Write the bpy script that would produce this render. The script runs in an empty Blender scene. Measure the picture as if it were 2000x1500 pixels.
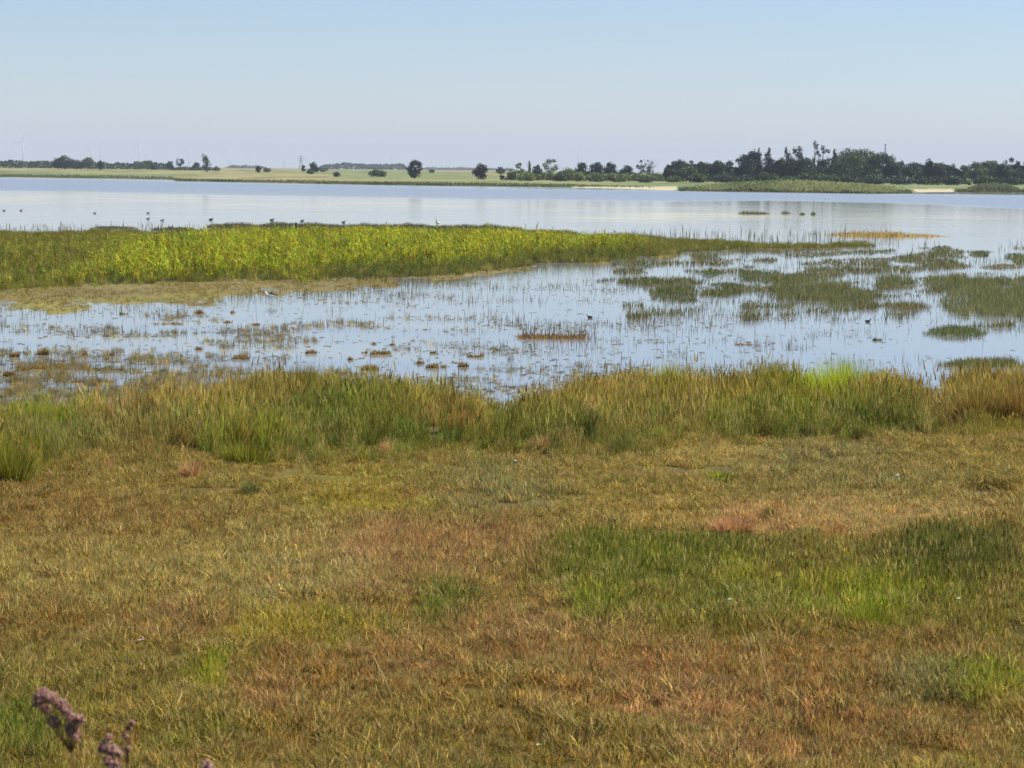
import bpy, math, random
import numpy as np
from mathutils import Matrix, Vector

# ------------------------------------------------------------------ camera, sky, sun, exposure
SC = bpy.context.scene
FPX = 1000 / math.tan(math.radians(12.0))          # focal length in photo pixels (2000 wide)
EYE = 4.0                                          # camera height above the lake (it stands on a dyke)
PITCH = math.atan(417.5 / FPX)
ROLL = 0.0095
camd = bpy.data.cameras.new('camera')
camd.sensor_width = 36; camd.angle = math.radians(24.0); camd.clip_start = 0.3; camd.clip_end = 90000
cam = bpy.data.objects.new('camera', camd); SC.collection.objects.link(cam)
CM = Matrix.Translation((0, 0, EYE)) @ Matrix.Rotation(math.pi / 2 - PITCH, 4, 'X') @ Matrix.Rotation(ROLL, 4, 'Z')
cam.matrix_world = CM
SC.camera = cam
camd.dof.use_dof = True; camd.dof.focus_distance = 45.0; camd.dof.aperture_fstop = 9.0      # the near flowers are out of focus

SUN_EL, SUN_AZ = 50.0, 72.0                        # azimuth measured clockwise from the view direction (+Y)
world = bpy.data.worlds.new('World'); SC.world = world; world.use_nodes = True
wn = world.node_tree; bg = wn.nodes['Background']
sky = wn.nodes.new('ShaderNodeTexSky'); sky.sky_type = 'NISHITA'; sky.sun_disc = False
sky.sun_elevation = math.radians(SUN_EL); sky.sun_rotation = math.radians(SUN_AZ)
sky.air_density = 1.0; sky.dust_density = 0.0; sky.ozone_density = 6.0
tn = wn.nodes.new('ShaderNodeVectorMath'); tn.operation = 'MULTIPLY'; tn.inputs[1].default_value = (1.0, 0.985, 1.08)   # clear northern air, a little bluer than the model's
wn.links.new(sky.outputs[0], tn.inputs[0]); wn.links.new(tn.outputs[0], bg.inputs[0]); bg.inputs[1].default_value = 0.0605
sun = bpy.data.lights.new('sun', 'SUN'); sun.energy = 4.8; sun.angle = math.radians(0.53); sun.color = (1, 0.95, 0.87)
so = bpy.data.objects.new('sun', sun); SC.collection.objects.link(so)
sd = Vector((math.sin(math.radians(SUN_AZ)) * math.cos(math.radians(SUN_EL)),
             math.cos(math.radians(SUN_AZ)) * math.cos(math.radians(SUN_EL)), math.sin(math.radians(SUN_EL))))
so.rotation_euler = sd.to_track_quat('Z', 'Y').to_euler()
SC.view_settings.view_transform = 'Standard'; SC.view_settings.look = 'None'
SC.view_settings.exposure = 0.93; SC.view_settings.gamma = 1.0; SC.view_settings.use_curve_mapping = False
SC.cycles.max_bounces = 6; SC.cycles.diffuse_bounces = 3; SC.cycles.glossy_bounces = 3
SC.cycles.transmission_bounces = 3; SC.cycles.volume_bounces = 1; SC.cycles.transparent_max_bounces = 8
SC.cycles.use_denoising = True
HAZE_DENSITY = 0.00009

rng = np.random.default_rng(7)
R33 = np.array(CM.to_3x3())

# ------------------------------------------------------------------ helpers: picture <-> ground, noise
def project(x, y, z):
    x, y, z = np.broadcast_arrays(np.asarray(x, float), np.asarray(y, float), np.asarray(z, float))
    p = np.stack([x, y, z - EYE], -1) @ R33
    w = np.minimum(p[..., 2], -0.05)
    return 1000 + FPX * p[..., 0] / -w, 750 - FPX * p[..., 1] / -w

def ray(u, v):
    u, v = np.broadcast_arrays(np.asarray(u, float), np.asarray(v, float)); a = (u - 1000) / FPX; b = (750 - v) / FPX
    return np.stack([a, b, -np.ones_like(a)], -1) @ R33.T

def unproject(u, v, z=0.0):
    r = ray(u, v); t = (np.asarray(z) - EYE) / r[..., 2]
    return r[..., 0] * t, r[..., 1] * t

def hash2(ix, iy, seed):
    h = (ix * 374761393 + iy * 668265263 + seed * 974711) & 0xffffffff
    h = ((h ^ (h >> 13)) * 1274126177) & 0xffffffff
    h = ((h ^ (h >> 16)) * 2246822519) & 0xffffffff
    return ((h ^ (h >> 15)) & 0xffffff) / float(0xffffff)

def vn(x, y, seed=0):
    x = np.asarray(x, float); y = np.asarray(y, float)
    xi = np.floor(x).astype(np.int64); yi = np.floor(y).astype(np.int64)
    fx = x - xi; fy = y - yi; fx = fx * fx * (3 - 2 * fx); fy = fy * fy * (3 - 2 * fy)
    a = hash2(xi, yi, seed); b = hash2(xi + 1, yi, seed); c = hash2(xi, yi + 1, seed); d = hash2(xi + 1, yi + 1, seed)
    return (a * (1 - fx) + b * fx) * (1 - fy) + (c * (1 - fx) + d * fx) * fy

def fbm(x, y, seed=0, o=4):
    s = 0; a = 0.5; t = 0
    for k in range(o):
        s = s + a * vn(np.asarray(x) * 2 ** k, np.asarray(y) * 2 ** k, seed + 17 * k); t += a; a *= 0.5
    return s / t

def sst(a, b, x):
    t = np.clip((x - a) / (b - a), 0, 1); return t * t * (3 - 2 * t)

def srgb(c):
    c = np.asarray(c, float) / 255
    return np.where(c <= 0.04045, c / 12.92, ((c + 0.055) / 1.055) ** 2.4)

def curve(pts):
    xs = [p[0] for p in pts]; ys = [p[1] for p in pts]
    return lambda u: np.interp(u, xs, ys)

# shore lines as seen from the dyke
S1 = curve([(-1500, 810), (0, 806), (220, 806), (330, 795), (450, 772), (640, 765), (760, 783), (930, 798), (968, 818), (987, 852),
            (1006, 822), (1040, 796), (1110, 782), (1250, 765), (1420, 770), (1560, 765), (1700, 760), (1790, 785), (1835, 806), (1866, 775), (2000, 765), (3500, 740)])
MT = curve([(-1500, 446), (0, 456), (200, 452), (265, 452), (300, 458), (400, 450), (700, 449), (900, 452), (1100, 458), (1250, 463), (1400, 474), (1690, 480), (1720, 486), (3500, 486)])
MB = curve([(-1500, 640), (0, 603), (150, 603), (300, 597), (430, 585), (560, 575), (700, 562), (860, 545), (980, 532), (1060, 518), (1200, 511), (1300, 498), (1450, 486), (1690, 482), (1720, 482), (3500, 482)])
MG = curve([(-1500, 610), (0, 570), (160, 560), (330, 553), (560, 548), (700, 545), (860, 540), (980, 528), (1060, 517), (1200, 512), (1300, 498), (1450, 487), (1700, 483), (3500, 482)])
FS = curve([(-1500, 338), (0, 345.5), (335, 350), (345, 353.5), (750, 360.5), (980, 363.5), (1100, 365), (1322, 371.5), (1330, 372.5), (1500, 374.5),
            (1700, 377.5), (1785, 377), (1786, 375), (1860, 374.5), (2000, 375), (3500, 380)])
BELT = curve([(-1500, 900), (0, 940), (60, 938), (110, 905), (200, 900), (420, 912), (600, 905), (1000, 892), (1250, 892), (1350, 868), (1620, 870), (1750, 850), (2000, 852), (3500, 860)])
ISLANDS = [  # u, v, half width, half height, name of look
    (1285, 549, 118, 7, 0), (1320, 573, 52, 19, 0), (1418, 567, 44, 13, 0), (1497, 541, 58, 12, 0), (1600, 574, 112, 31, 1), (1385, 533, 24, 8, 0),
    (1748, 553, 48, 15, 1), (1880, 552, 82, 14, 1), (1935, 590, 105, 44, 1), (1866, 651, 66, 12, 0), (1775, 600, 56, 7, 2),
    (1575, 491, 130, 8, 2), (1709, 514, 28, 8, 2), (1770, 507, 27, 6, 0), (1838, 486, 20, 6, 0), (1916, 496, 22, 7, 0), (1985, 502, 34, 7, 0),
    (1735, 491, 16, 5, 0), (1364, 503, 22, 7, 2), (1960, 522, 44, 5, 2), (1868, 521, 34, 5, 2), (1680, 474, 32, 5, 2), (2070, 560, 90, 30, 1), (1935, 713, 110, 8, 3)]

def near_px(u, v, w, seed):           # ragged shore: wobble the lines a little
    return v + (fbm(u * 0.02, v * 0.05, seed, 4) - 0.5) * w

def Z(x, y):
    x = np.asarray(x, float); y = np.asarray(y, float)
    yy = np.maximum(y, 12.0)
    u, v = project(x, yy, 0.0)
    z = np.full(x.shape, -0.25)
    # far side
    fa = FS(u) - v
    far = np.clip(fa / 2.0, -1, 1)
    bump = (fbm(x * 0.02, y * 0.01, 5, 3) - 0.35) * 0.9
    zf = np.where(far > 0, 0.12 + sst(0, 9, fa) * (0.35 + bump * 0.5) + sst(700, 2000, y) * 2.6 * sst(1500, 900, u), -0.25 + 0.3 * sst(-1, 0, far))
    sand = (u > 1120) & (u < 1322) & (fa < .3 + (u - 1120) / 202 * 3.4)
    sand2 = (u > 1786) & (u < 1862) & (fa < 3.6)
    zf = zf + 1.1 * np.exp(-((u - 1555) / 150) ** 2) * sst(0, 5, fa) * sst(17, 7, fa) + .8 * np.exp(-((u - 1940) / 40) ** 2) * sst(0, 4, fa) * sst(14, 6, fa)
    zf = np.where((sand | sand2) & (far > 0), 0.09, zf)
    z = np.where(v < FS(u) + 3, zf, z)
    # middle bed
    vv = near_px(u, v, 12, 11)
    am = np.minimum(vv - MT(u), MB(u) - vv + (fbm(x * .8, y * .3, 13, 4) - .54) * 62 * sst(1750, 900, u))
    nz = fbm(x * 0.9, y * 0.35, 21, 4) - 0.5
    zm = -0.1 + 0.1 * sst(-8, 1, am) + 0.07 * sst(0, 12, np.minimum(vv - MT(u), MG(u) - vv + 6)) + 0.022 * sst(0, 6, am) + nz * 0.05 * sst(-6, 4, am)
    z = np.where((v > FS(u) + 3) & (am > -8), np.maximum(z, zm), z)
    # wet mottled mud on the left
    lm = sst(560, 260, u) * sst(672, 715, v)
    z = np.maximum(z, np.where(lm > 0, -0.09 + lm * (0.082 + (fbm(x * 3.2, y * 1.6, 41, 4) - 0.5) * 0.13), -9))
    # near shore
    vn_ = near_px(u, v, 26, 51)
    an = vn_ - S1(u)
    zn = -0.12 + 0.12 * sst(-22, 0, an) + 0.07 * sst(0, 30, an) + 0.06 * sst(20, 120, an) + 0.12 * sst(200, 650, an)
    zn = zn + (fbm(x * 1.3, y * 1.0, 61, 4) - 0.5) * 0.07 * sst(-5, 60, an)
    q = ((u - 1925) / 62) ** 2 + ((v - 976) / 18) ** 2
    zn = zn - 0.3 * np.clip(1.3 - q, 0, 1) * (an > 60)
    z = np.where(an > -22, np.maximum(z, zn), z)
    # the dyke under the camera
    z = np.where(y < 13, 0.27 + (13 - np.clip(y, 1.5, 13)) / 11.5 * 2.1 - np.clip(-3 - y, 0, 60) * 0.12 + (fbm(x * 0.8, y * 0.8, 71, 3) - 0.5) * 0.06, z)
    return np.maximum(z, -0.3)

def ground(u, v):
    u = np.asarray(u, float); v = np.asarray(v, float)
    z = np.zeros_like(u)
    for _ in range(5):
        x, y = unproject(u, v, z); z = 0.5 * z + 0.5 * np.maximum(Z(x, y), 0)
    x, y = unproject(u, v, z)
    return x, y, np.maximum(Z(x, y), -0.02)

# ------------------------------------------------------------------ helpers: objects
def tag(o, label=None, cat=None, group=None, kind=None):
    if label: o['label'] = label
    if cat: o['category'] = cat
    if group: o['group'] = group
    if kind: o['kind'] = kind
    return o

def mesh_np(name, V, F, mat, tint=None, parent=None, smooth=False, link=True, uniform=None):
    """V (n,3), F (m,k) or list of such arrays -> one object"""
    Fs = F if isinstance(F, list) else [F]
    if Fs and not hasattr(Fs[0][0], '__len__'): Fs = [F]
    Fs = [np.asarray(f, np.int32) for f in Fs if len(f)]
    me = bpy.data.meshes.new(name)
    V = np.asarray(V, np.float32)
    nl = sum(f.size for f in Fs); nf = sum(len(f) for f in Fs)
    me.vertices.add(len(V)); me.vertices.foreach_set('co', V.ravel())
    me.loops.add(nl); me.loops.foreach_set('vertex_index', np.concatenate([f.ravel() for f in Fs]))
    tot = np.concatenate([np.full(len(f), f.shape[1], np.int32) for f in Fs])
    me.polygons.add(nf); me.polygons.foreach_set('loop_start', np.concatenate([[0], np.cumsum(tot)[:-1]]).astype(np.int32))
    me.polygons.foreach_set('loop_total', tot)
    if smooth: me.polygons.foreach_set('use_smooth', np.ones(nf, bool))
    me.update(); me.validate()
    if tint is not None:
        a = me.attributes.new('tint', 'FLOAT_COLOR', 'POINT')
        c = np.ones((len(V), 4), np.float32); c[:, :3] = tint; a.data.foreach_set('color', c.ravel())
    me.materials.append(mat)
    o = bpy.data.objects.new(name, me)
    if link: SC.collection.objects.link(o)
    if parent is not None: o.parent = parent
    return o

def empty(name, loc):
    o = bpy.data.objects.new(name, None); o.location = loc; o.empty_display_size = 0.2
    SC.collection.objects.link(o); return o

class Geo:
    """collects tubes, lofts, quads as arrays"""
    def __init__(s): s.V = []; s.Q = []; s.T = []; s.C = []; s.n = 0
    def add(s, V, Q=None, T=None, col=(1, 1, 1)):
        V = np.asarray(V, float); s.V.append(V); s.C.append(np.broadcast_to(np.asarray(col, float), (len(V), 3)))
        if Q is not None and len(Q): s.Q.append(np.asarray(Q) + s.n)
        if T is not None and len(T): s.T.append(np.asarray(T) + s.n)
        s.n += len(V)
    def tube(s, P, R, n=6, col=(1, 1, 1), squash=1.0):
        P = np.asarray(P, float); R = np.broadcast_to(np.asarray(R, float), (len(P),))
        T = np.gradient(P, axis=0); T /= np.linalg.norm(T, axis=1)[:, None] + 1e-9
        V = []
        ref = np.array([0, 1, 0.01]) if abs(T[0][1]) < 0.8 else np.array([1, 0, 0.01])
        for p, r, t in zip(P, R, T):
            a = np.cross(t, ref); a /= np.linalg.norm(a) + 1e-9; b = np.cross(a, t)
            th = np.arange(n) / n * 2 * math.pi
            V.append(p + r * (np.cos(th)[:, None] * a * squash + np.sin(th)[:, None] * b))
        V = np.concatenate(V); Q = []
        for i in range(len(P) - 1):
            for k in range(n):
                Q.append((i * n + k, i * n + (k + 1) % n, (i + 1) * n + (k + 1) % n, (i + 1) * n + k))
        m = len(V); V = np.vstack([V, P[0], P[-1]]); T_ = []
        for k in range(n):
            T_.append((m, (k + 1) % n, k)); T_.append((m + 1, (len(P) - 1) * n + k, (len(P) - 1) * n + (k + 1) % n))
        s.add(V, Q, T_, col)
    def build(s, name, mat, parent=None, smooth=False):
        return mesh_np(name, np.concatenate(s.V), [np.concatenate(a) for a in (s.Q, s.T) if a], mat, np.concatenate(s.C), parent, smooth)

def blades(B, H, W, LX, LY, ang, seg=2, curl=0.5, tip=0.15):
    """bent grass blades: base points B (n,3), height H, width W, lean of the tip LX LY, facing ang -> V (n*k,3), F quads"""
    n = len(B); ts = np.linspace(0, 1, seg + 1)
    ca, sa = np.cos(ang), np.sin(ang)
    out = np.empty((n, (seg + 1) * 2, 3))
    for i, t in enumerate(ts):
        w = W * 0.5 * (1 - (1 - tip) * t ** 1.5)
        k = t ** (1 + curl)
        cx = B[:, 0] + LX * k; cy = B[:, 1] + LY * k
        cz = B[:, 2] + H * (t - 0.25 * curl * t * t * np.hypot(LX, LY) / (H + 1e-6))
        out[:, 2 * i] = np.stack([cx - ca * w, cy - sa * w, cz], 1)
        out[:, 2 * i + 1] = np.stack([cx + ca * w, cy + sa * w, cz], 1)
    k = (seg + 1) * 2
    q = np.array([[2 * i, 2 * i + 1, 2 * i + 3, 2 * i + 2] for i in range(seg)])
    F = (np.arange(n)[:, None, None] * k + q[None]).reshape(-1, 4)
    return out.reshape(-1, 3), F, k

# ------------------------------------------------------------------ materials
def mat_new(name):
    m = bpy.data.materials.new(name); m.use_nodes = True
    return m, m.node_tree, m.node_tree.nodes, m.node_tree.links

def leaf_mat(name, instanced, rough=0.6, trans=0.45, spec=0.25, gain=1.0):
    m, nt, N, L = mat_new(name)
    p = N['Principled BSDF']; out = N['Material Output']
    at = N.new('ShaderNodeAttribute'); at.attribute_name = 'tint'; at.attribute_type = 'GEOMETRY'
    col = at.outputs['Color']
    if instanced:
        ai = N.new('ShaderNodeAttribute'); ai.attribute_name = 'itint'; ai.attribute_type = 'INSTANCER'
        mx = N.new('ShaderNodeMix'); mx.data_type = 'RGBA'; mx.blend_type = 'MULTIPLY'; mx.inputs[0].default_value = 1
        L.new(at.outputs['Color'], mx.inputs[6]); L.new(ai.outputs['Color'], mx.inputs[7]); col = mx.outputs[2]
    L.new(col, p.inputs['Base Color']); p.inputs['Roughness'].default_value = rough
    p.inputs['Specular IOR Level'].default_value = spec
    tr = N.new('ShaderNodeBsdfTranslucent'); L.new(col, tr.inputs[0])
    ms = N.new('ShaderNodeMixShader'); ms.inputs[0].default_value = trans
    L.new(p.outputs[0], ms.inputs[1]); L.new(tr.outputs[0], ms.inputs[2]); L.new(ms.outputs[0], out.inputs[0])
    return m

M_BLADE = leaf_mat('grass_blade', False, .65, .45, .12)
M_IBLADE = leaf_mat('grass_blade_scattered', True, .65, .45, .12)
M_LEAF = leaf_mat('tree_leaf', False, 0.55, 0.2, 0.2)

def tint_mat(name, rough=0.8, noise=None, spec=0.3):
    m, nt, N, L = mat_new(name)
    p = N['Principled BSDF']; p.inputs['Roughness'].default_value = rough; p.inputs['Specular IOR Level'].default_value = spec
    at = N.new('ShaderNodeAttribute'); at.attribute_name = 'tint'
    if noise:
        tc = N.new('ShaderNodeTexCoord'); nz = N.new('ShaderNodeTexNoise'); nz.inputs['Scale'].default_value = noise
        L.new(tc.outputs['Object'], nz.inputs[0])
        mr = N.new('ShaderNodeMapRange'); mr.inputs[3].default_value = 0.7; mr.inputs[4].default_value = 1.3
        L.new(nz.outputs[0], mr.inputs[0])
        vm = N.new('ShaderNodeVectorMath'); vm.operation = 'SCALE'; L.new(at.outputs['Color'], vm.inputs[0]); L.new(mr.outputs[0], vm.inputs['Scale'])
        L.new(vm.outputs[0], p.inputs['Base Color'])
    else:
        L.new(at.outputs['Color'], p.inputs['Base Color'])
    return m
M_BARK = tint_mat('bark', 0.9, 2.0)
M_FEATHER = tint_mat('feathers', 0.7, 30.0)
M_PAINT = tint_mat('weathered_paint', 0.5, 0.3)
M_PETAL = leaf_mat('petals', False, 0.6, 0.25)

def ground_mat():
    m, nt, N, L = mat_new('marsh_soil')
    p = N['Principled BSDF']; p.inputs['Roughness'].default_value = 0.85; p.inputs['Specular IOR Level'].default_value = 0.15
    at = N.new('ShaderNodeAttribute'); at.attribute_name = 'tint'
    geo = N.new('ShaderNodeNewGeometry')
    mp = N.new('ShaderNodeMapping'); mp.inputs['Scale'].default_value = (1, 1, 1); L.new(geo.outputs['Position'], mp.inputs[0])
    n1 = N.new('ShaderNodeTexNoise'); n1.inputs['Scale'].default_value = 14; n1.inputs['Detail'].default_value = 6; L.new(mp.outputs[0], n1.inputs[0])
    n2 = N.new('ShaderNodeTexNoise'); n2.inputs['Scale'].default_value = 0.12; n2.inputs['Detail'].default_value = 8; L.new(mp.outputs[0], n2.inputs[0])
    ad = N.new('ShaderNodeMath'); ad.operation = 'ADD'; L.new(n1.outputs[0], ad.inputs[0]); L.new(n2.outputs[0], ad.inputs[1])
    mr = N.new('ShaderNodeMapRange'); mr.inputs[1].default_value = 0.6; mr.inputs[2].default_value = 1.4
    mr.inputs[3].default_value = 0.6; mr.inputs[4].default_value = 1.4; L.new(ad.outputs[0], mr.inputs[0])
    vm = N.new('ShaderNodeVectorMath'); vm.operation = 'SCALE'; L.new(at.outputs['Color'], vm.inputs[0]); L.new(mr.outputs[0], vm.inputs['Scale'])
    L.new(vm.outputs[0], p.inputs['Base Color'])
    an = N.new('ShaderNodeAttribute'); an.attribute_name = 'fine'
    fm = N.new('ShaderNodeMix'); fm.data_type = 'FLOAT'; L.new(an.outputs['Fac'], fm.inputs[0]); fm.inputs[2].default_value = .5; L.new(n1.outputs[0], fm.inputs[3]); L.new(fm.outputs[0], ad.inputs[0])
    bm = N.new('ShaderNodeMath'); bm.operation = 'MULTIPLY'; bm.inputs[1].default_value = .6; L.new(an.outputs['Fac'], bm.inputs[0])
    bp = N.new('ShaderNodeBump'); L.new(bm.outputs[0], bp.inputs['Strength']); bp.inputs['Distance'].default_value = 0.05
    L.new(n1.outputs[0], bp.inputs['Height']); L.new(bp.outputs[0], p.inputs['Normal'])
    return m

def water_mat():
    m, nt, N, L = mat_new('lake_water')
    p = N['Principled BSDF']; out = N['Material Output']
    p.inputs['Base Color'].default_value = (0.17, 0.18, 0.195, 1); p.inputs['IOR'].default_value = 1.333
    ar = N.new('ShaderNodeAttribute'); ar.attribute_name = 'ruffle'
    aa = N.new('ShaderNodeAttribute'); aa.attribute_name = 'film'
    mr = N.new('ShaderNodeMapRange'); mr.inputs[3].default_value = 0.05; mr.inputs[4].default_value = 0.2
    L.new(ar.outputs['Fac'], mr.inputs[0]); L.new(mr.outputs[0], p.inputs['Roughness'])
    geo = N.new('ShaderNodeNewGeometry'); mp = N.new('ShaderNodeMapping'); mp.inputs['Scale'].default_value = (1.0, 2.2, 1)
    L.new(geo.outputs['Position'], mp.inputs[0])
    n1 = N.new('ShaderNodeTexNoise'); n1.inputs['Scale'].default_value = 2.2; n1.inputs['Detail'].default_value = 3; L.new(mp.outputs[0], n1.inputs[0])
    bs = N.new('ShaderNodeMapRange'); bs.inputs[3].default_value = 0.045; bs.inputs[4].default_value = 0.35; L.new(ar.outputs['Fac'], bs.inputs[0])
    bp = N.new('ShaderNodeBump'); bp.inputs['Distance'].default_value = 0.06; L.new(bs.outputs[0], bp.inputs['Strength'])
    L.new(n1.outputs[0], bp.inputs['Height']); L.new(bp.outputs[0], p.inputs['Normal'])
    df = N.new('ShaderNodeBsdfDiffuse')
    cr = N.new('ShaderNodeMix'); cr.data_type = 'RGBA'; cr.inputs[6].default_value = (0.42, 0.42, 0.34, 1); cr.inputs[7].default_value = (0.42, 0.38, 0.22, 1)
    L.new(n1.outputs[0], cr.inputs[0]); L.new(cr.outputs[2], df.inputs[0])
    n2 = N.new('ShaderNodeTexNoise'); n2.inputs['Scale'].default_value = 0.25; n2.inputs['Detail'].default_value = 5
    mp2 = N.new('ShaderNodeMapping'); mp2.inputs['Scale'].default_value = (0.35, 1.6, 1); L.new(geo.outputs['Position'], mp2.inputs[0]); L.new(mp2.outputs[0], n2.inputs[0])
    th = N.new('ShaderNodeMapRange'); th.inputs[1].default_value = 0.40; th.inputs[2].default_value = 0.66; L.new(n2.outputs[0], th.inputs[0])
    mu = N.new('ShaderNodeMath'); mu.operation = 'MULTIPLY'; L.new(th.outputs[0], mu.inputs[0]); L.new(aa.outputs['Fac'], mu.inputs[1])
    ms = N.new('ShaderNodeMixShader'); L.new(mu.outputs[0], ms.inputs[0]); L.new(p.outputs[0], ms.inputs[1]); L.new(df.outputs[0], ms.inputs[2])
    L.new(ms.outputs[0], out.inputs[0])
    return m

# ------------------------------------------------------------------ colours of the plant communities
K = 0.90          # from the colour a sunlit plant shows to the colour it has
def C(r, g, b, k=1.0): return srgb((r, g, b)) * K * k
OLIVE = C(148, 131, 62); BROWN = C(144, 111, 56); PINKB = C(162, 125, 83); LIME = C(146, 152, 42); YEL = C(158, 144, 40)
STRAW = C(192, 171, 106); GREYG = C(138, 132, 84); DGREEN = C(86, 96, 42); GREEN = C(108, 120, 42); SALMON = C(192, 142, 98)
GOLD = C(166, 141, 70); RUST = C(150, 108, 56); SEDGE = C(92, 100, 56); MUD = C(122, 113, 80, .8)

PATCHES = [  # u, v, ru, rv, colour, height factor
    (150, 1010, 260, 60, BROWN, 1.0), (400, 960, 260, 35, OLIVE, .9), (700, 960, 170, 40, YEL * .8 + OLIVE * .2, .7), (690, 985, 120, 22, YEL, .6), (940, 960, 150, 42, GREYG, 1.2),
    (800, 968, 80, 10, RUST, .5), (1250, 940, 180, 40, OLIVE, .8), (1420, 890, 120, 22, STRAW * .5 + OLIVE * .5, 1.0), (1650, 930, 220, 50, GREYG * .6 + OLIVE * .4, 1.0),
    (1900, 900, 150, 30, OLIVE, .9), (1580, 895, 140, 25, GREYG, .9),
    (1450, 1015, 62, 24, SALMON, 1.3), (1570, 1036, 60, 10, RUST * .6 + SALMON * .4, .7), (1700, 1010, 220, 34, STRAW * .5 + PINKB * .5, .8),
    (1280, 1000, 180, 40, GOLD * .6 + OLIVE * .4, .8), (860, 1085, 190, 60, PINKB, 1.2), (740, 1075, 60, 30, PINKB * .6 + SALMON * .4, 1.1), (300, 1120, 330, 90, STRAW * .35 + OLIVE * .5 + GREYG * .15, 1.1),
    (620, 1120, 150, 70, STRAW * .4 + GREYG * .6, 1.1), (1230, 1110, 190, 48, GREEN, 1.9), (1400, 1095, 120, 30, GREEN * .7 + DGREEN * .3, 1.7), (1560, 1110, 110, 40, BROWN * .35 + GREEN * .65, 1.5),
    (1860, 1110, 140, 60, DGREEN, 2.2), (1700, 1180, 190, 52, LIME * .6 + GREEN * .4, 1.7), (1690, 1200, 60, 20, LIME, 1.4), (1435, 1140, 16, 20, LIME, 1.6), (1880, 1220, 150, 50, BROWN * .3 + GREEN * .7, 1.3),
    (1165, 1195, 34, 34, LIME * .4 + GREEN * .6, 1.8), (1400, 1195, 150, 44, GREEN * .75 + OLIVE * .25, 1.4), (850, 1190, 60, 40, GREEN, 1.4), (580, 1232, 110, 30, YEL, 1.2), (700, 1225, 80, 26, YEL * .5 + OLIVE * .5, 1.1),
    (330, 1215, 90, 34, PINKB * .7 + BROWN * .3, 1.0), (1020, 1250, 160, 55, PINKB * .8 + BROWN * .2, 1.1), (730, 1180, 100, 30, PINKB * .5 + BROWN * .5, 1.1), (100, 1230, 180, 50, BROWN * .7 + OLIVE * .3, 1.0),
    (150, 1320, 250, 60, OLIVE * .8 + GREEN * .2, 1.0), (403, 1325, 16, 22, LIME, 1.7), (390, 1440, 90, 30, GREEN * .7 + LIME * .3, 1.2), (50, 1430, 70, 60, GREEN, 1.4),
    (640, 1330, 150, 50, BROWN, 1.0), (800, 1300, 120, 40, SALMON * .3 + BROWN * .7, .9), (1300, 1330, 260, 60, RUST * .4 + PINKB * .6, 1.0), (1000, 1340, 180, 60, OLIVE * .5 + RUST * .5, .9), (1330, 1385, 150, 24, SALMON * .35 + PINKB * .65, .9),
    (1590, 1340, 150, 60, RUST * .5 + BROWN * .5, 1.0), (1650, 1430, 250, 60, BROWN * .6 + PINKB * .4, 1.1), (1810, 1340, 90, 36, GREYG * .6 + DGREEN * .4, 1.1), (1945, 1345, 90, 30, LIME * .8 + GREEN * .2, 1.6),
    (1700, 1270, 200, 30, BROWN, 1.0), (500, 1440, 200, 50, BROWN * .6 + OLIVE * .4, 1.0), (1050, 1460, 250, 40, BROWN * .7 + GREEN * .3, 1.0), (1450, 1480, 120, 30, PINKB, 1.1), (520, 1370, 60, 30, PINKB * .6 + RUST * .4, 1.0)]
BELTP = [
    (120, 812, 120, 22, LIME * .85 + GREEN * .15, .55), (20, 905, 60, 45, GREEN * .6 + YEL * .4, .9), (130, 870, 140, 34, GREYG * .6 + GREEN * .4, .7), (300, 860, 110, 36, GREYG * .5 + OLIVE * .5, .75),
    (270, 810, 60, 28, STRAW * .4 + BROWN * .6, .8), (400, 800, 130, 50, GOLD * .5 + OLIVE * .5, 1.0), (520, 800, 80, 40, GOLD * .5 + OLIVE * .5, 1.0), (590, 760, 60, 40, OLIVE * .4 + YEL * .4 + GREEN * .2, 1.15),
    (470, 870, 110, 34, YEL * .35 + GREEN * .65, .85), (640, 850, 110, 55, DGREEN * .5 + GREEN * .5, .9), (750, 800, 90, 40, GREEN * .6 + OLIVE * .4, .95), (900, 830, 80, 40, GOLD * .5 + OLIVE * .5, 1.0),
    (960, 835, 36, 30, YEL * .5 + LIME * .3 + GREEN * .2, .95), (850, 870, 160, 30, GREEN * .6 + DGREEN * .4, .8), (1050, 850, 110, 40, GREEN * .5 + OLIVE * .5, .95), (1130, 880, 130, 22, DGREEN, .8), (1200, 790, 120, 36, OLIVE * .5 + GOLD * .5, 1.0),
    (1310, 780, 60, 40, YEL * .3 + OLIVE * .7, 1.1), (1300, 840, 140, 40, GREEN * .5 + OLIVE * .5, .95), (1450, 800, 100, 44, OLIVE * .6 + GREEN * .4, 1.0), (1560, 800, 70, 44, GREEN * .7 + YEL * .3, 1.0), (1650, 790, 80, 40, LIME, 1.05),
    (1560, 850, 220, 30, GREEN * .45 + DGREEN * .55, .9), (1740, 800, 70, 44, OLIVE * .5 + BROWN * .5, 1.0), (1740, 850, 90, 24, DGREEN, .9), (1840, 820, 60, 24, BROWN * .5 + GREYG * .5, .8), (1930, 810, 110, 50, RUST * .25 + OLIVE * .6 + GREEN * .15, 1.1), (1960, 850, 90, 20, OLIVE * .6 + GREEN * .4, .8)]

def blend(u, v, base, patches, jitter=1.0):
    n = len(u); W = np.full(n, 0.22); col = np.tile(base, (n, 1)) * 0.22; hh = np.full(n, 0.22)
    ju = u + (fbm(u * .02, v * .04, 81) - .5) * 90 * jitter; jv = v + (fbm(u * .02 + 9, v * .04, 82) - .5) * 44 * jitter
    for (cu, cv, ru, rv, c, h) in patches:
        q = ((ju - cu) / ru) ** 2 + ((jv - cv) / rv) ** 2
        w = np.exp(-q * 1.6) * 1.4 * (1 + 2000.0 / (ru * rv))
        W += w; col += w[:, None] * c; hh += w * h
    return col / W[:, None], hh / W

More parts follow.
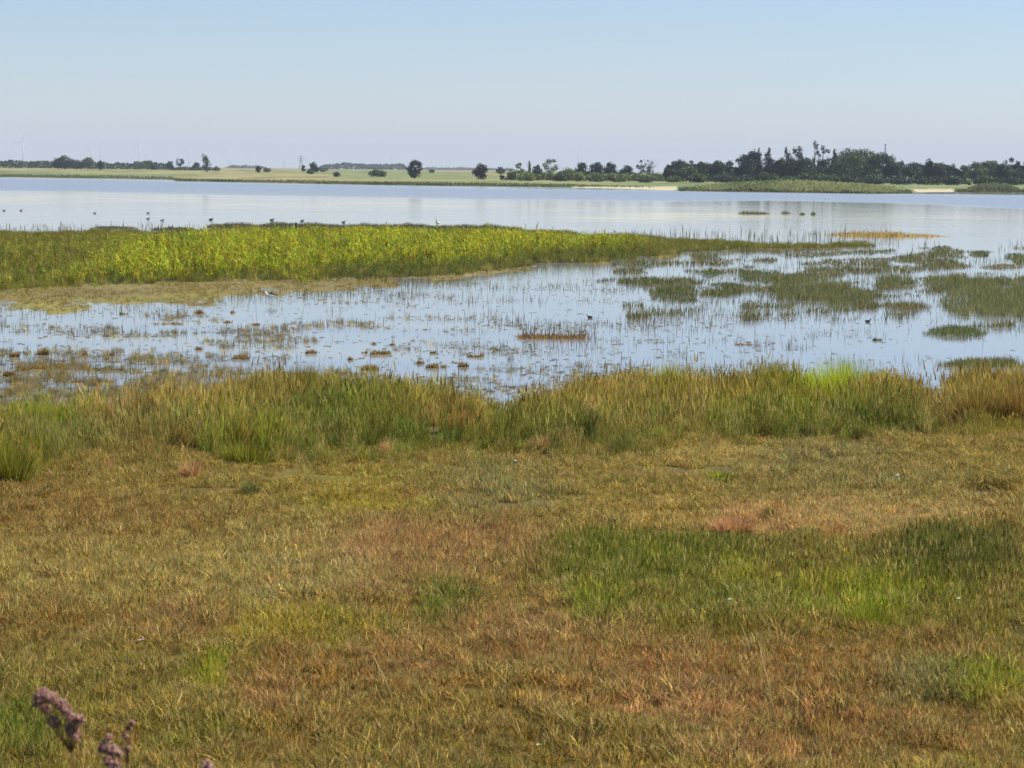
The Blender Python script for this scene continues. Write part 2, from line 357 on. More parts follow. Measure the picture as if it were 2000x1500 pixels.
def vary(col, amt=0.22, straw=0.12, seed=3, mix=0.0):
    r = np.random.default_rng(seed); n = len(col)
    b = np.exp(r.normal(0, amt, n))[:, None]
    if mix > 0:
        m_ = (r.random(n) < mix * np.where(col[:, 1] > col[:, 0], .15, 1.0))[:, None]; o_ = np.where((r.random(n) < .5)[:, None], OLIVE * 1.05, BROWN * .5 + GREYG * .5); lum = col.mean(1, keepdims=True) / OLIVE.mean()
        col = np.where(m_, col * .35 + o_ * lum * .65, col)
    h = 1 + r.normal(0, amt * .35, (n, 3)) * np.array([1, .5, .8])
    c = col * b * h
    s = r.random(n) < straw
    c[s] = c[s] * .35 + STRAW * .65 * r.uniform(.7, 1.2, (s.sum(), 1))
    return np.clip(c, 0.004, .8)

def far_col(x, y, u, v):
    fa = FS(u) - v
    n = fbm(x * .02, y * .006, 91, 5); n2 = fbm(x * .09, y * .02, 92, 4)
    g = C(126, 136, 84, .76); b = C(156, 146, 98, .76); d = C(100, 110, 66, .7)
    c = g + (b - g) * sst(.4, .62, n)[..., None]
    c = c + (d - c) * (sst(.5, .72, n2) * .8)[..., None]
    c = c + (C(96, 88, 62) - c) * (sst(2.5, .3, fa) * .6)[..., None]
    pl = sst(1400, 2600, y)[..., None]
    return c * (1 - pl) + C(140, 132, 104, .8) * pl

# ------------------------------------------------------------------ the ground: one sheet to the horizon
def sheet(ss, ds):
    X = ss[None, :] * (0.2126 * 1.16 * np.maximum(ds, 0) + 8)[:, None]; Y = np.repeat(ds[:, None], len(ss), 1)
    r, c = X.shape; i = np.arange(r - 1)[:, None] * c + np.arange(c - 1)[None]
    F = np.stack([i, i + 1, i + c + 1, i + c], -1).reshape(-1, 4)
    return X.ravel(), Y.ravel(), F

ss = np.concatenate([np.linspace(-4, -1.2, 18)[:-1], np.linspace(-1.2, 1.2, 620), np.linspace(1.2, 4, 18)[1:]])
vs = np.concatenate([np.arange(1700, 900, -5.0), np.arange(900, 420, -1.7), np.arange(420, 336, -0.7)])
ds = EYE * FPX / (vs - 332.5)
ds = np.concatenate([np.linspace(-60, ds[0] - .2, 60), ds, np.geomspace(ds[-1] * 1.15, 25000, 16)])
gx, gy, gf = sheet(ss, ds)
gz = Z(gx, gy)
gu, gv = project(gx, np.maximum(gy, 8), 0)
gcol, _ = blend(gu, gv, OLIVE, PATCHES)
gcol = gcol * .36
mid = (gv < S1(gu) - 10)
gcol[mid] = MUD * .65 + OLIVE * .05
red = (fbm(gx * .3, gy * .15, 77) > .55) & mid
gcol[red] = MUD * .6 + OLIVE * .35
inbed = mid & (gv < MG(gu)) & (gv > MT(gu)); gcol[inbed] = C(80, 84, 38, .45)
flt = mid & (gv >= MG(gu)) & (gv < MB(gu) + 20); gcol[flt] = MUD[None] * .5 + (OLIVE * .25)[None] + (GREEN * .2)[None] * sst(.45, .6, fbm(gx[flt] * .4, gy[flt] * .12, 79))[:, None]
farm = gv < FS(gu) + 4
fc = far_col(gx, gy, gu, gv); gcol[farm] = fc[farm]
fa = FS(gu) - gv
sand = farm & (((gu > 1120) & (gu < 1322) & (fa < .3 + (gu - 1085) / 237 * 4.0)) | ((gu > 1786) & (gu < 1862) & (fa < 3.6)))
gcol[sand] = (0.38, 0.34, 0.21)
M_SOIL = ground_mat()
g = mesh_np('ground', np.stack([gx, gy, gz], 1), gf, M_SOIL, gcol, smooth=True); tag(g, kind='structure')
a = g.data.attributes.new('fine', 'FLOAT', 'POINT'); a.data.foreach_set('value', (1 - sst(60, 220, gy)).astype(np.float32))

# ------------------------------------------------------------------ the lake and pools
ss2 = np.concatenate([np.linspace(-4, -1.1, 14)[:-1], np.linspace(-1.1, 1.1, 160), np.linspace(1.1, 4, 14)[1:]])
vs2 = np.concatenate([np.arange(1200, 500, -6.0), np.arange(500, 336, -1.2)])
ds2 = np.concatenate([EYE * FPX / (vs2 - 332.5), [9000.0]])
wx, wy, wf = sheet(ss2, ds2)
wu, wv = project(wx, wy, 0)
RT = curve([(-1500, 340), (0, 348), (500, 359), (1000, 369), (1500, 378), (2000, 384), (3500, 395)])
RB = curve([(-1500, 360), (0, 374), (500, 384), (1000, 393.5), (1300, 396), (1500, 393), (1750, 398), (2000, 410), (3500, 420)])
nzz = fbm(wx * .006, wy * .03, 101) - .5
ruf = sst(-4, 3, wv - RT(wu) + nzz * 8) * sst(-2, 5, RB(wu) - wv + nzz * 10)
ruf = np.clip(ruf * (0.75 + .5 * fbm(wx * .02, wy * .01, 103)) , 0, 1)
film = .22 * sst(500, 430, wv) * sst(RB(wu) - 2, RB(wu) + 10, wv) + .12 * sst(560, 640, wv) * sst(1400, 700, wu)
for (cu, cv, ru, rv, s) in [(150, 388, 500, 12, .45), (700, 400, 500, 14, .4), (1250, 424, 180, 12, .75), (1450, 422, 160, 9, .6), (1250, 408, 350, 8, .4), (1800, 425, 350, 14, .35), (250, 620, 500, 20, .1)]:
    film = np.maximum(film, 1.35 * s * np.exp(-(((wu - cu) / ru) ** 2 + ((wv - cv) / rv) ** 2)))
w = mesh_np('lake_water', np.stack([wx, wy, np.zeros_like(wx)], 1), wf, water_mat(), smooth=True); tag(w, kind='structure')
for nm, arr in (('ruffle', ruf), ('film', film)):
    a = w.data.attributes.new(nm, 'FLOAT', 'POINT'); a.data.foreach_set('value', arr.astype(np.float32))

# ------------------------------------------------------------------ scattered grass (stuff): tuft prototypes + geometry nodes
def proto(name, n, H, W, rad, lean, seed, seg=3, curl=.6, seed_heads=0.0, leafy=False):
    r = np.random.default_rng(seed)
    a = r.uniform(0, 2 * math.pi, n); q = rad * np.sqrt(r.random(n))
    B = np.stack([np.cos(a) * q, np.sin(a) * q, np.full(n, -0.01)], 1)
    h = H * r.uniform(.45, 1.1, n); l = lean * h * r.uniform(.2, 1.2, n); la = a + r.normal(0, .9, n)
    V, F, k = blades(B, h, W * r.uniform(.6, 1.3, n), np.cos(la) * l, np.sin(la) * l, r.uniform(0, math.pi, n), seg, curl)
    c = np.clip(np.exp(r.normal(0, .38, (n, 1))) + r.normal(0, .05, (n, 3)), .35, 2.2)
    T = np.repeat(c, k, 0)
    Vs = [V]; Fs = [F]; Ts = [T]; nn = len(V)
    if seed_heads:
        m = max(1, int(n * seed_heads)); tips = V.reshape(n, k, 3)[:m, -1]
        hb = tips - np.array([0, 0, H * .16]); V2, F2, k2 = blades(hb, np.full(m, H * .2), np.full(m, W * 2.4), r.normal(0, .01, m), r.normal(0, .01, m), r.uniform(0, 3.1, m), 2, .3, .3)
        Vs.append(V2); Fs.append(F2 + nn); Ts.append(np.tile(np.array([[1.2, 1.12, 1.0]]), (len(V2), 1))); nn += len(V2)
    if leafy:   # side leaves up the stems
        m = n * 3; i = r.integers(0, n, m); t = r.uniform(.25, .95, m)
        base = V.reshape(n, k, 3)[i]; b0 = base[:, 0] * (1 - t)[:, None] + base[:, -1] * t[:, None]
        la = r.uniform(0, 2 * math.pi, m); ll = H * r.uniform(.12, .3, m)
        V2, F2, k2 = blades(b0, ll * r.uniform(.2, 1.1, m), np.full(m, W * 2.2), np.cos(la) * ll, np.sin(la) * ll, la + 1.57, 2, .4)
        Vs.append(V2); Fs.append(F2 + nn); Ts.append(np.repeat(np.clip(1 + r.normal(0, .25, (m, 1)), .5, 1.8), k2, 0) * np.ones((1, 3)))
    return mesh_np(name, np.concatenate(Vs), np.concatenate(Fs), M_IBLADE, np.concatenate(Ts), link=False)

def proto_set(cname, lst):
    c = bpy.data.collections.new(cname)
    for o in lst: c.objects.link(o)
    return c

def scatter(name, coll, P, rot, scl, tint, idx, kind='stuff', label=None):
    me = bpy.data.meshes.new(name + '_points'); me.vertices.add(len(P)); me.vertices.foreach_set('co', np.asarray(P, np.float32).ravel())
    def at(nm, ty, dat, key):
        a = me.attributes.new(nm, ty, 'POINT'); a.data.foreach_set(key, dat.ravel())
    at('rot', 'FLOAT_VECTOR', rot.astype(np.float32), 'vector'); at('scl', 'FLOAT_VECTOR', scl.astype(np.float32), 'vector')
    c = np.ones((len(P), 4), np.float32); c[:, :3] = tint; at('itint', 'FLOAT_COLOR', c, 'color'); at('idx', 'INT', idx.astype(np.int32), 'value')
    o = bpy.data.objects.new(name, me); SC.collection.objects.link(o); tag(o, label=label, kind=kind)
    ng = bpy.data.node_groups.new(name + '_nodes', 'GeometryNodeTree')
    ng.interface.new_socket('Geometry', in_out='INPUT', socket_type='NodeSocketGeometry')
    ng.interface.new_socket('Geometry', in_out='OUTPUT', socket_type='NodeSocketGeometry')
    N = ng.nodes; L = ng.links
    gi = N.new('NodeGroupInput'); go = N.new('NodeGroupOutput'); ip = N.new('GeometryNodeInstanceOnPoints')
    ci = N.new('GeometryNodeCollectionInfo'); ci.inputs[0].default_value = coll; ci.inputs[1].default_value = True; ci.inputs[2].default_value = True
    def na(nm, ty):
        n = N.new('GeometryNodeInputNamedAttribute'); n.data_type = ty; n.inputs[0].default_value = nm; return n.outputs[0]
    e = N.new('FunctionNodeEulerToRotation'); L.new(na('rot', 'FLOAT_VECTOR'), e.inputs[0])
    L.new(gi.outputs[0], ip.inputs['Points']); L.new(ci.outputs[0], ip.inputs['Instance']); ip.inputs['Pick Instance'].default_value = True
    L.new(na('idx', 'INT'), ip.inputs['Instance Index']); L.new(e.outputs[0], ip.inputs['Rotation']); L.new(na('scl', 'FLOAT_VECTOR'), ip.inputs['Scale'])
    L.new(ip.outputs[0], go.inputs[0])
    md = o.modifiers.new('scatter', 'NODES'); md.node_group = ng
    return o

turf = proto_set('turf_tufts', [proto('turf_%d' % i, 20, .10, .0085, .06, 1.0, 100 + i, 3, 1.0) for i in range(6)])
mead = proto_set('meadow_tufts', [proto('meadow_%d' % i, 20, .18, .0065, .07, .55, 120 + i, 3, .8, .3) for i in range(5)])
tall = proto_set('tall_tufts', [proto('tall_%d' % i, 52, .48, .0065, .1, .42, 140 + i, 3, .8, .3) for i in range(6)])
leafy = proto_set('leafy_plants', [proto('leafy_%d' % i, 8, .66, .017, .11, .2, 160 + i, 2, .5, 0, True) for i in range(6)])
sedge = proto_set('sedge_tufts', [proto('sedge_%d' % i, 40, .30, .009, .14, .3, 180 + i, 2, .6) for i in range(5)])

def rpts(n, d0, d1, seed, power=1.0, wide=1.2):
    r = np.random.default_rng(seed)
    d = d0 + (d1 - d0) * r.random(n) ** power
    w = 0.2126 * wide * d + 1.0
    keep = r.random(n) < w / (0.2126 * wide * d1 + 1.0)
    d = d[keep]; w = w[keep]
    return r.uniform(-1, 1, len(d)) * w, d, r

def rotscl(n, r, s, tilt=.12, sz=None):
    rot = np.stack([r.normal(0, tilt, n), r.normal(0, tilt, n), r.uniform(0, 6.283, n)], 1)
    scl = np.repeat((s * r.uniform(.75, 1.3, n))[:, None], 3, 1)
    if sz is not None: scl[:, 2] *= sz
    return rot, scl

# short cropped turf of the marsh meadow
x, y, r = rpts(230000, 12.5, 40, 201)
z = Z(x, y); u, v = project(x, y, z)
keep = (v > BELT(u) - 25) & (z > -.012) & (fbm(x * 1.1, y * .8, 211) > .22 + .09 * sst(1060, 1000, v))
x, y, z, u, v = [a[keep] for a in (x, y, z, u, v)]
col, hh = blend(u, v, OLIVE, PATCHES); n = len(x)
clump = sst(.35, .7, fbm(x * 2.2, y * 1.7, 213))
s = .6 + .75 * clump
rot, scl = rotscl(n, r, s, .25, np.clip(hh, .5, 1.6))
scatter('turf_grass', turf, np.stack([x, y, z], 1), rot, scl, vary(col, .34, .2, 5, .45), r.integers(0, 6, n), label='short cropped olive and brown marsh turf in the foreground')
# looser, taller meadow grass among it
x, y, r = rpts(90000, 12.5, 38, 202)
z = Z(x, y); u, v = project(x, y, z)
col, hh = blend(u, v, OLIVE, PATCHES)
keep = (v > BELT(u) - 20) & (z > .01) & (((u - 1925) / 95) ** 2 + ((v - 1000) / 34) ** 2 > 1) & (r.random(len(x)) < np.clip(.16 + (hh - 1.0) * 1.1, .05, 1)) & (fbm(x * .7, y * .6, 215) > .36)
x, y, z, col, hh = [a[keep] for a in (x, y, z, col, hh)]; n = len(x)
rot, scl = rotscl(n, r, np.full(n, .75), .12, np.clip(hh, .6, 2.2))
scatter('meadow_grass', mead, np.stack([x, y, z], 1), rot, scl, vary(col, .3, .16, 6, .35), r.integers(0, 5, n), label='looser grass with seed heads rising among the foreground turf')
# the tall belt along the pool
CREST = curve([(-1500, 775), (0, 790), (230, 785), (320, 750), (400, 718), (500, 716), (600, 702), (640, 722), (700, 748), (800, 748), (930, 762), (965, 795), (1000, 800), (1030, 768), (1110, 748), (1200, 730), (1270, 714), (1310, 702),
               (1340, 708), (1400, 730), (1480, 730), (1560, 716), (1640, 696), (1690, 702), (1740, 716), (1800, 742), (1850, 768), (1870, 725), (1900, 716), (2000, 716), (3500, 700)])
x, y, r = rpts(60000, 28, 52, 203)
z = Z(x, y); u, v = project(x, y, z)
bb = v + (fbm(x * .8, y * .5, 221) - .5) * 60 - 14 * r.random(len(u)) ** 2
keep = (bb < BELT(u)) & (v > S1(u) - 4) & (z > .0) & (fbm(x * .9, y * .5, 223) > .3) & (r.random(len(x)) < .5 + .5 * sst(.35, .6, fbm(x * 1.5, y, 225)))
for (tu, tv, tw) in ((1640, 772, 72), (1308, 768, 36), (583, 768, 50), (905, 838, 50), (1150, 850, 20), (480, 898, 50), (380, 790, 50)):
    keep &= ((u - tu) / tw) ** 2 + ((v - tv) / 30) ** 2 > 1
x, y, z, u, v = [a[keep] for a in (x, y, z, u, v)]
col, hh = blend(u, v, OLIVE, BELTP, .7); n = len(x)
edge = sst(-22, 34, BELT(u) - v)
cap = np.clip(np.where((u < 240) & (v > 836), v - 822, v - CREST(u)) + (fbm(u * .05, u * 0, 229, 5) - .5) * 46, 8, 150) * y / FPX / .56
s_ = np.minimum(.9 * (.3 + .7 * edge) * (.45 + .95 * fbm(x * .5, y * .4, 227)) * np.clip(hh, .4, 1.3), cap)
rot, scl = rotscl(n, r, np.clip(s_ * np.exp(r.normal(-.06, .26, n)), .12, 1.3), .2)
col = col * .8 + GREEN * .2
scatter('tall_grass', tall, np.stack([x, y, z], 1), rot, scl, vary(col * 1.08, .34, .2, 7, .35), r.integers(0, 6, n), label='belt of tall olive and golden grass along the near shore of the pool')
# bright leafy bed in mid distance
x, y, r = rpts(70000, 74, 185, 204, .8)
z = Z(x, y); u, v = project(x, y, z)
vv = near_px(u, v, 12, 11)
am = np.minimum(vv - MT(u) - 7, MG(u) - vv)
fb = fbm(x * .25, y * .12, 231)
am = np.minimum(vv - MT(u) - 7, MG(u) - vv + 4 + (fbm(x * .45, y * .12, 236, 4) - .5) * 34 * sst(1100, 700, u))
am = am - 9 * sst(1150, 1500, u) * sst(.45, .6, fbm(x * .4, y * .1, 233))
keep = (am > 0) & (u > -250) & (u < 1720) & (r.random(len(x)) < .3 + .5 * sst(.3, .5, fb))
x, y, z, u, v, am, fb = [a[keep] for a in (x, y, z, u, v, am, fb)]; n = len(x)
top = sst(0, 7, v - MT(u)); low = sst(0, 14, MG(u) - v)
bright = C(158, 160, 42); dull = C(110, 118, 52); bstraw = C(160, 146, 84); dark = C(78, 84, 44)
f_left = sst(330, 130, u + (v - 500) * 1.2)
col = np.tile(bright, (n, 1))
col = col + (dull - col) * (sst(.48, .65, fb) * .25)[:, None]
col = col + (GREEN * .6 + OLIVE * .4 - col) * (f_left * .85)[:, None]
tl = (1 - sst(4, 26, v - MT(u))) * sst(700, 250, u)
col = col + (bstraw * .6 + dull * .4 - col) * (tl * .85)[:, None]
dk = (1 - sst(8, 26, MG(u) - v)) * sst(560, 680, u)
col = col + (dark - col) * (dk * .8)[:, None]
rt = sst(1200, 1330, u); col = col + (OLIVE * .6 + dull * .4 - col) * (rt * .75)[:, None]
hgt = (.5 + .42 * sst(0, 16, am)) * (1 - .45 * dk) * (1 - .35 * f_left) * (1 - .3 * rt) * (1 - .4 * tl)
rot, scl = rotscl(n, r, hgt * (.9 + .2 * fb) * np.exp(r.normal(0, .18, n)), .12)
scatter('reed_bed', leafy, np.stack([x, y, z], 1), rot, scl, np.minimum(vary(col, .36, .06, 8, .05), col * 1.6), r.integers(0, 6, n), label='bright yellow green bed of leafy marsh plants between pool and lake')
# short sedge and litter under and around that bed, and on the mud flat below it
x, y, r = rpts(170000, 60, 180, 205, .9)
z = Z(x, y); u, v = project(x, y, z)
vv = near_px(u, v, 12, 11)
inb = (np.minimum(vv - MT(u), MB(u) + 6 - vv) > 0) & (u < 1720)
flat = inb & (v > MG(u))
keep = inb & (z > -.02) & (r.random(len(x)) < np.where(flat, .25 + .75 * sst(.38, .56, fbm(x * .6, y * .25, 245)), .6))
x, y, z, u, v, flat = [a[keep] for a in (x, y, z, u, v, flat)]; n = len(x)
col = np.where(flat[:, None], OLIVE * .5 + STRAW * .25 + GREYG * .2, np.where((u < 200)[:, None], OLIVE * .5 + GREEN * .5, dull * .7 + OLIVE * .3))
rot, scl = rotscl(n, r, np.where(flat, .6, .8), .15, np.where(flat, .42, 1.0))
scatter('bank_sedge', sedge, np.stack([x, y, z], 1), rot, scl, vary(col, .22, .1, 9), r.integers(0, 5, n), label='short sedge covering the bank and mud below the bright bed')

# ------------------------------------------------------------------ emergent stems standing in the pool (stuff, real blades)
def stems(name, n, box, hpx, wid, col, seed, dens=None, lean=.12, label=None, straw=.1, up=None):
    r = np.random.default_rng(seed)
    u = r.uniform(box[0], box[2], n); v = box[1] + (box[3] - box[1]) * r.random(n)
    k = np.ones(n, bool)
    if dens is not None: k = r.random(n) < dens(u, v)
    u, v = u[k], v[k]; n = len(u)
    x, y = unproject(u, v, 0.0); z = Z(x, y); kk = z < .03
    x, y, u, v = x[kk], y[kk], u[kk], v[kk]; n = len(x)
    h = hpx(u, v, r) * y / FPX
    B = np.stack([x, y, np.full(n, -.03)], 1)
    a = r.uniform(0, 6.28, n); l = h * np.abs(r.normal(0, lean, n))
    V, F, kq = blades(B, h + .03, wid * y / 60 * r.uniform(.6, 1.3, n), np.cos(a) * l, np.sin(a) * l, r.normal(0, .5, n), 2, .7)
    c = vary(np.tile(col, (n, 1)) if np.ndim(col) == 1 else col(u, v), .3, straw, seed)
    o = mesh_np(name, V, F, M_BLADE, np.repeat(c, kq, 0)); tag(o, label=label, kind='stuff'); return o

def pool_dens(u, v):
    lines = fbm(u * .006, v * .09, 301, 3)
    d = (.05 + .9 * sst(.5, .68, lines)) * (.35 + .65 * sst(.4, .6, fbm(u * .05, v * .12, 303, 3)))
    d = d * sst(2100, 1500, u + (v - 600) * 1.2) + .5 * sst(60, 0, S1(u) - v) + .5 * sst(24, 0, v - MB(u)) * (v > MB(u))
    d = d + .8 * sst(480, 200, u) * sst(680, 720, v)
    return np.clip(d, 0, 1)
stems('emergent_stems', 80000, (-150, 500, 2150, 850), lambda u, v, r: 3 + 11 * r.random(len(u)) ** 2.4 * (1 + .5 * sst(500, 700, v)), .011, C(118, 106, 60, .85), 302, pool_dens, label='thin scattered stems standing in the shallow pool')
def right_dens(u, v): return np.clip(sst(.42, .62, fbm(u * .012, v * .08, 311, 3)) * sst(1250, 1400, u) * sst(625, 585, v + np.maximum(1750 - u, 0) * .02 - np.maximum(u - 1750, 0) * .2), 0, 1)
stems('standing_reeds', 6500, (1250, 476, 2150, 660), lambda u, v, r: 4 + 13 * r.random(len(u)) ** 1.8, .012, C(96, 104, 60, .8), 312, right_dens, label='upright reeds between the sedge islands in the right hand pool')
stems('lakeside_stems', 1500, (-100, 436, 420, 458), lambda u, v, r: 3 + 8 * r.random(len(u)), .01, C(96, 90, 62, .7), 313, lambda u, v: .5 * sst(432, 452, v), label='sparse dark stems in the lake edge at left')
stems('point_stems', 480, (1180, 455, 1760, 480), lambda u, v, r: 6 + 16 * r.random(len(u)) ** 2, .012, C(92, 98, 52, .7), 314, None, label='thin upright stems at the tip of the bright bed')

r = np.random.default_rng(340); n = 75000
u = r.uniform(1120, 2150, n); v = r.uniform(474, 640, n); x, y = unproject(u, v)
f1 = fbm(u * .013, v * .13, 341, 5); lim = .575 - .025 * sst(1300, 1700, u) + .12 * sst(560, 640, v)
k = (f1 > lim) & (Z(x, y) < .02) & (v > MB(u) + 2) & (u > 1180 + (v - 474) * .3); x, y, u, v, f1 = x[k], y[k], u[k], v[k], f1[k]; n = len(x)
h = (.06 + .12 * sst(.56, .68, f1)) * r.uniform(.5, 1.4, n)
V, F, kq = blades(np.stack([x, y, np.full(n, -.02)], 1), h + .02, .018 * y / 60, r.normal(0, .3, n) * h, r.normal(0, .2, n) * h, r.normal(0, .7, n), 2, .6)
o = mesh_np('sedge_fragments', V, F, M_BLADE, np.repeat(vary(np.tile(C(118, 118, 78), (n, 1)), .25, .1, 342, .2), kq, 0)); tag(o, label='ragged scraps of sedge scattered between the islands at right', kind='stuff')
r = np.random.default_rng(330); n = 9000
n = 40000
u = r.uniform(-150, 1150, n); v = r.uniform(590, 830, n); x, y = unproject(u, v); z = Z(x, y)
band = np.maximum(sst(620, 250, u) * sst(672, 716, v), np.maximum(.75 * sst(58, 8, S1(u) - v) * sst(1050, 850, u), .5 * sst(1150, 500, u) * sst(.47, .64, fbm(u * .006, v * .09, 301, 3))))
k = (z < .03) & (v < S1(u) + 6) & (r.random(n) < band * sst(.44, .62, fbm(x * 2.2, y * 1.1, 335)) * .8); x, y, z = x[k], y[k], z[k]; n = len(x)
rot, scl = rotscl(n, r, r.uniform(.16, .48, n), .3, r.uniform(.5, 1.4, n))
cm = r.random((n, 1)); scatter('shallows_litter', sedge, np.stack([x, y, np.maximum(z, -.01)], 1), rot, scl, vary(np.where(cm < .4, STRAW * .7, np.where(cm < .6, GOLD * .6 + MUD * .3, C(128, 126, 108))), .25, .1, 14), r.integers(0, 5, n), label='low straw and brown plant litter in the muddy shallows at left')
# floating flecks of weed (stuff)
r = np.random.default_rng(320); n = 15000
u = r.uniform(-150, 2150, n); v = r.uniform(540, 800, n)
k = (r.random(n) < (.1 + .9 * sst(.5, .7, fbm(u * .006, v * .09, 301, 3))) * sst(1900, 900, u) + .06); u, v = u[k], v[k]
x, y = unproject(u, v); k = Z(x, y) < -.02; x, y = x[k], y[k]; n = len(x)
wd = r.uniform(.015, .1, n); dp = r.uniform(.03, .1, n)
a0 = np.arange(6) / 6 * 2 * math.pi
rr = r.uniform(.6, 1.1, (n, 6))
V = np.stack([x[:, None] + wd[:, None] * np.cos(a0) * rr, y[:, None] + dp[:, None] * np.sin(a0) * rr, np.full((n, 6), .006) + r.uniform(0, .012, (n, 6))], -1).reshape(-1, 3)
F = (np.arange(n)[:, None] * 6 + np.arange(6)[None])
o = mesh_np('floating_weed', V, F, M_BLADE, np.repeat(vary(np.tile(C(122, 108, 66, .8), (n, 1)), .3, .1, 4), 6, 0)); tag(o, label='small flecks of weed floating on the pool', kind='stuff')

# ------------------------------------------------------------------ reeds and rough grass of the far shore (stuff)
def far_reeds(name, n, seed, fa0, fa1, u0, u1, h, wd, col, label, dens=None):
    r = np.random.default_rng(seed)
    u = r.uniform(u0, u1, n); f = fa0 + (fa1 - fa0) * r.random(n) ** 2.2; v = FS(u) - f
    if dens is not None: k = r.random(n) < dens(u, v); u, v, f = u[k], v[k], f[k]
    v = np.maximum(v, 332.5 + (u - 1000) * .0095 + 6)
    x, y = unproject(u, v, .1); z = np.maximum(Z(x, y), 0); n = len(x)
    hh = h * r.uniform(.5, 1.15, n) * (.6 + .8 * fbm(x * .03, y * .01, seed))
    if u0 > 0: q_ = np.clip(1 - np.abs((u - (u0 + u1) / 2) / ((u1 - u0) / 2)), 0, 1); hh = hh * (.25 + .75 * sst(0, .5, q_))
    V, F, k = blades(np.stack([x, y, z - .1], 1), hh + .1, wd * r.uniform(.6, 1.4, n), r.normal(0, .15, n), r.normal(0, .1, n), r.normal(0, .4, n), 1, .5, .3)
    c = vary(col(x, y, u, v), .06, .01, seed)
    o = mesh_np(name, V, F, M_BLADE, np.repeat(c, k, 0)); tag(o, label=label, kind='stuff')
far_reeds('shore_reeds', 16000, 401, .4, 3.5, -200, 2200, .38, .4, lambda x, y, u, v: far_col(x, y, u, np.minimum(v, FS(u) - 3)) * 1.15, 'rough green and straw grass fringing the far lake shore',
          lambda u, v: np.where(((u > 1115) & (u < 1326) & (FS(u) - v < .8 + (u - 1120) / 202 * 3.4)) | ((u > 1780) & (u < 1866) & (FS(u) - v < 4.2)), 0, 1))
far_reeds('point_reeds', 9000, 402, .5, 7, 1330, 1790, .75, .4, lambda x, y, u, v: np.where((fbm(x * .05, y * .02, 5) > .5)[:, None], C(146, 158, 96), C(168, 168, 112)), 'taller green reeds on the low point in front of the wood',
          lambda u, v: sst(1335, 1400, u) * sst(1800, 1700, u))
far_reeds('dark_reeds', 2200, 403, .5, 5, 1400, 1530, 1.0, .4, lambda x, y, u, v: np.tile(C(112, 126, 76), (len(u), 1)), 'dark green reed stand at the waterline of the low point')
far_reeds('mound_reeds', 1800, 404, 1, 5, 1890, 1990, 1.1, .4, lambda x, y, u, v: np.tile(C(128, 132, 96), (len(u), 1)), 'grey green mound of reeds at the right end of the far shore')

# dark fringe of rushes on the lake side of the bed, and low dark rush strips in the lake
FR = [(222, 445.5, 38, 2.2), (455, 443.5, 46, 4), (580, 443, 76, 4.5), (760, 446, 110, 4.5), (930, 448.5, 80, 5), (1060, 456, 60, 4), (340, 449, 40, 3), (1472, 418, 32, 3.0), (1535, 417, 10, 2.5), (1567, 419, 5, 2.5), (1588, 419, 5, 3.5)]
FRL = ['short isolated strip of dark rushes off the left end of the bright bed', 'dark rush strip at the lake edge behind the first coot', 'longer dark rush strip behind the second and third coots',
       'longest dark rush strip along the back of the bright bed', 'dark rush strip with pale gaps right of the longest one', 'faint rush strip at the back of the bed near its middle', 'thin ragged rush strip between isolated strip and coots',
       'largest dark rush patch standing in the open lake at right', 'small dark rush patch in the lake beside the largest one', 'tiny rush tuft in the lake right of the small patch', 'rightmost tiny rush tuft standing in the open lake']
for (cu, cv, ru, rv), lb in zip(FR, FRL):
    if cu < 1100: rv *= 1.3; ru *= 1.15
    r = np.random.default_rng(int(cu)); n = int(ru * rv * 5 + 60)
    a = r.uniform(0, 6.28, n); q = np.sqrt(r.random(n)); u = cu + ru * q * np.cos(a); v = cv + rv * .6 * q * np.sin(a)
    x, y = unproject(u, v, 0); x0, y0 = unproject(cu, cv + rv * .5, 0); h = (rv * 1.4 + 2) * y / FPX * r.uniform(.35, 1.15, n) * (.45 + .9 * fbm(u * .06, v * .1, int(cu))) * np.sqrt(np.clip(1.2 - q * q, .1, 1))
    V, F, k = blades(np.stack([x - x0, y - y0, np.full(n, -.05)], 1), h + .05, np.full(n, .035), r.normal(0, .06, n), r.normal(0, .06, n), r.normal(0, .6, n), 1)
    o = mesh_np('rush_strip', V, F, M_BLADE, np.repeat(vary(np.tile(C(108, 108, 74, .9), (n, 1)), .3, .04, int(cu)), k, 0)); o.location = (x0, y0, 0)
    tag(o, lb, 'rush patch', 'dark rush strips along the lake edge')

# ------------------------------------------------------------------ sedge islands, one object each
ISL = ['long thin sedge strip nearest the bright bed, reaching out into the right pool', 'dark rounded sedge island hanging below the long thin strip', 'small sedge island between the rounded one and the biggest middle island',
       'low sedge island above left of the biggest middle island', 'biggest sedge island in the middle of the right pool', 'tiny sedge tuft above the long thin strip', 'sedge island just right of the biggest middle one',
       'sedge tongue along the top of the large right edge island', 'large dense sedge island at the right edge of the picture', 'separate dark sedge clump alone in the water below the right edge island', 'low thin sedge line below right of the biggest middle island',
       'long brownish sedge strip beyond the middle island near the bed tip', 'brownish sedge hummock above the islands right of the long strip', 'small oval sedge tuft at the upper right of the pool', 'dark green sedge tuft farthest out beyond the pool',
       'second far sedge tuft toward the right edge', 'far sedge strip touching the right edge', 'tiny far sedge tuft near the golden weed bar', 'small brown sedge hummock near the right tip of the bed', 'thin faint sedge line high on the right edge',
       'thin faint sedge line left of the right edge one', 'ragged sedge tuft just below the golden weed bar', 'sedge island beyond the right edge of the picture', 'strip of short green and brown sedge on the near right shore']
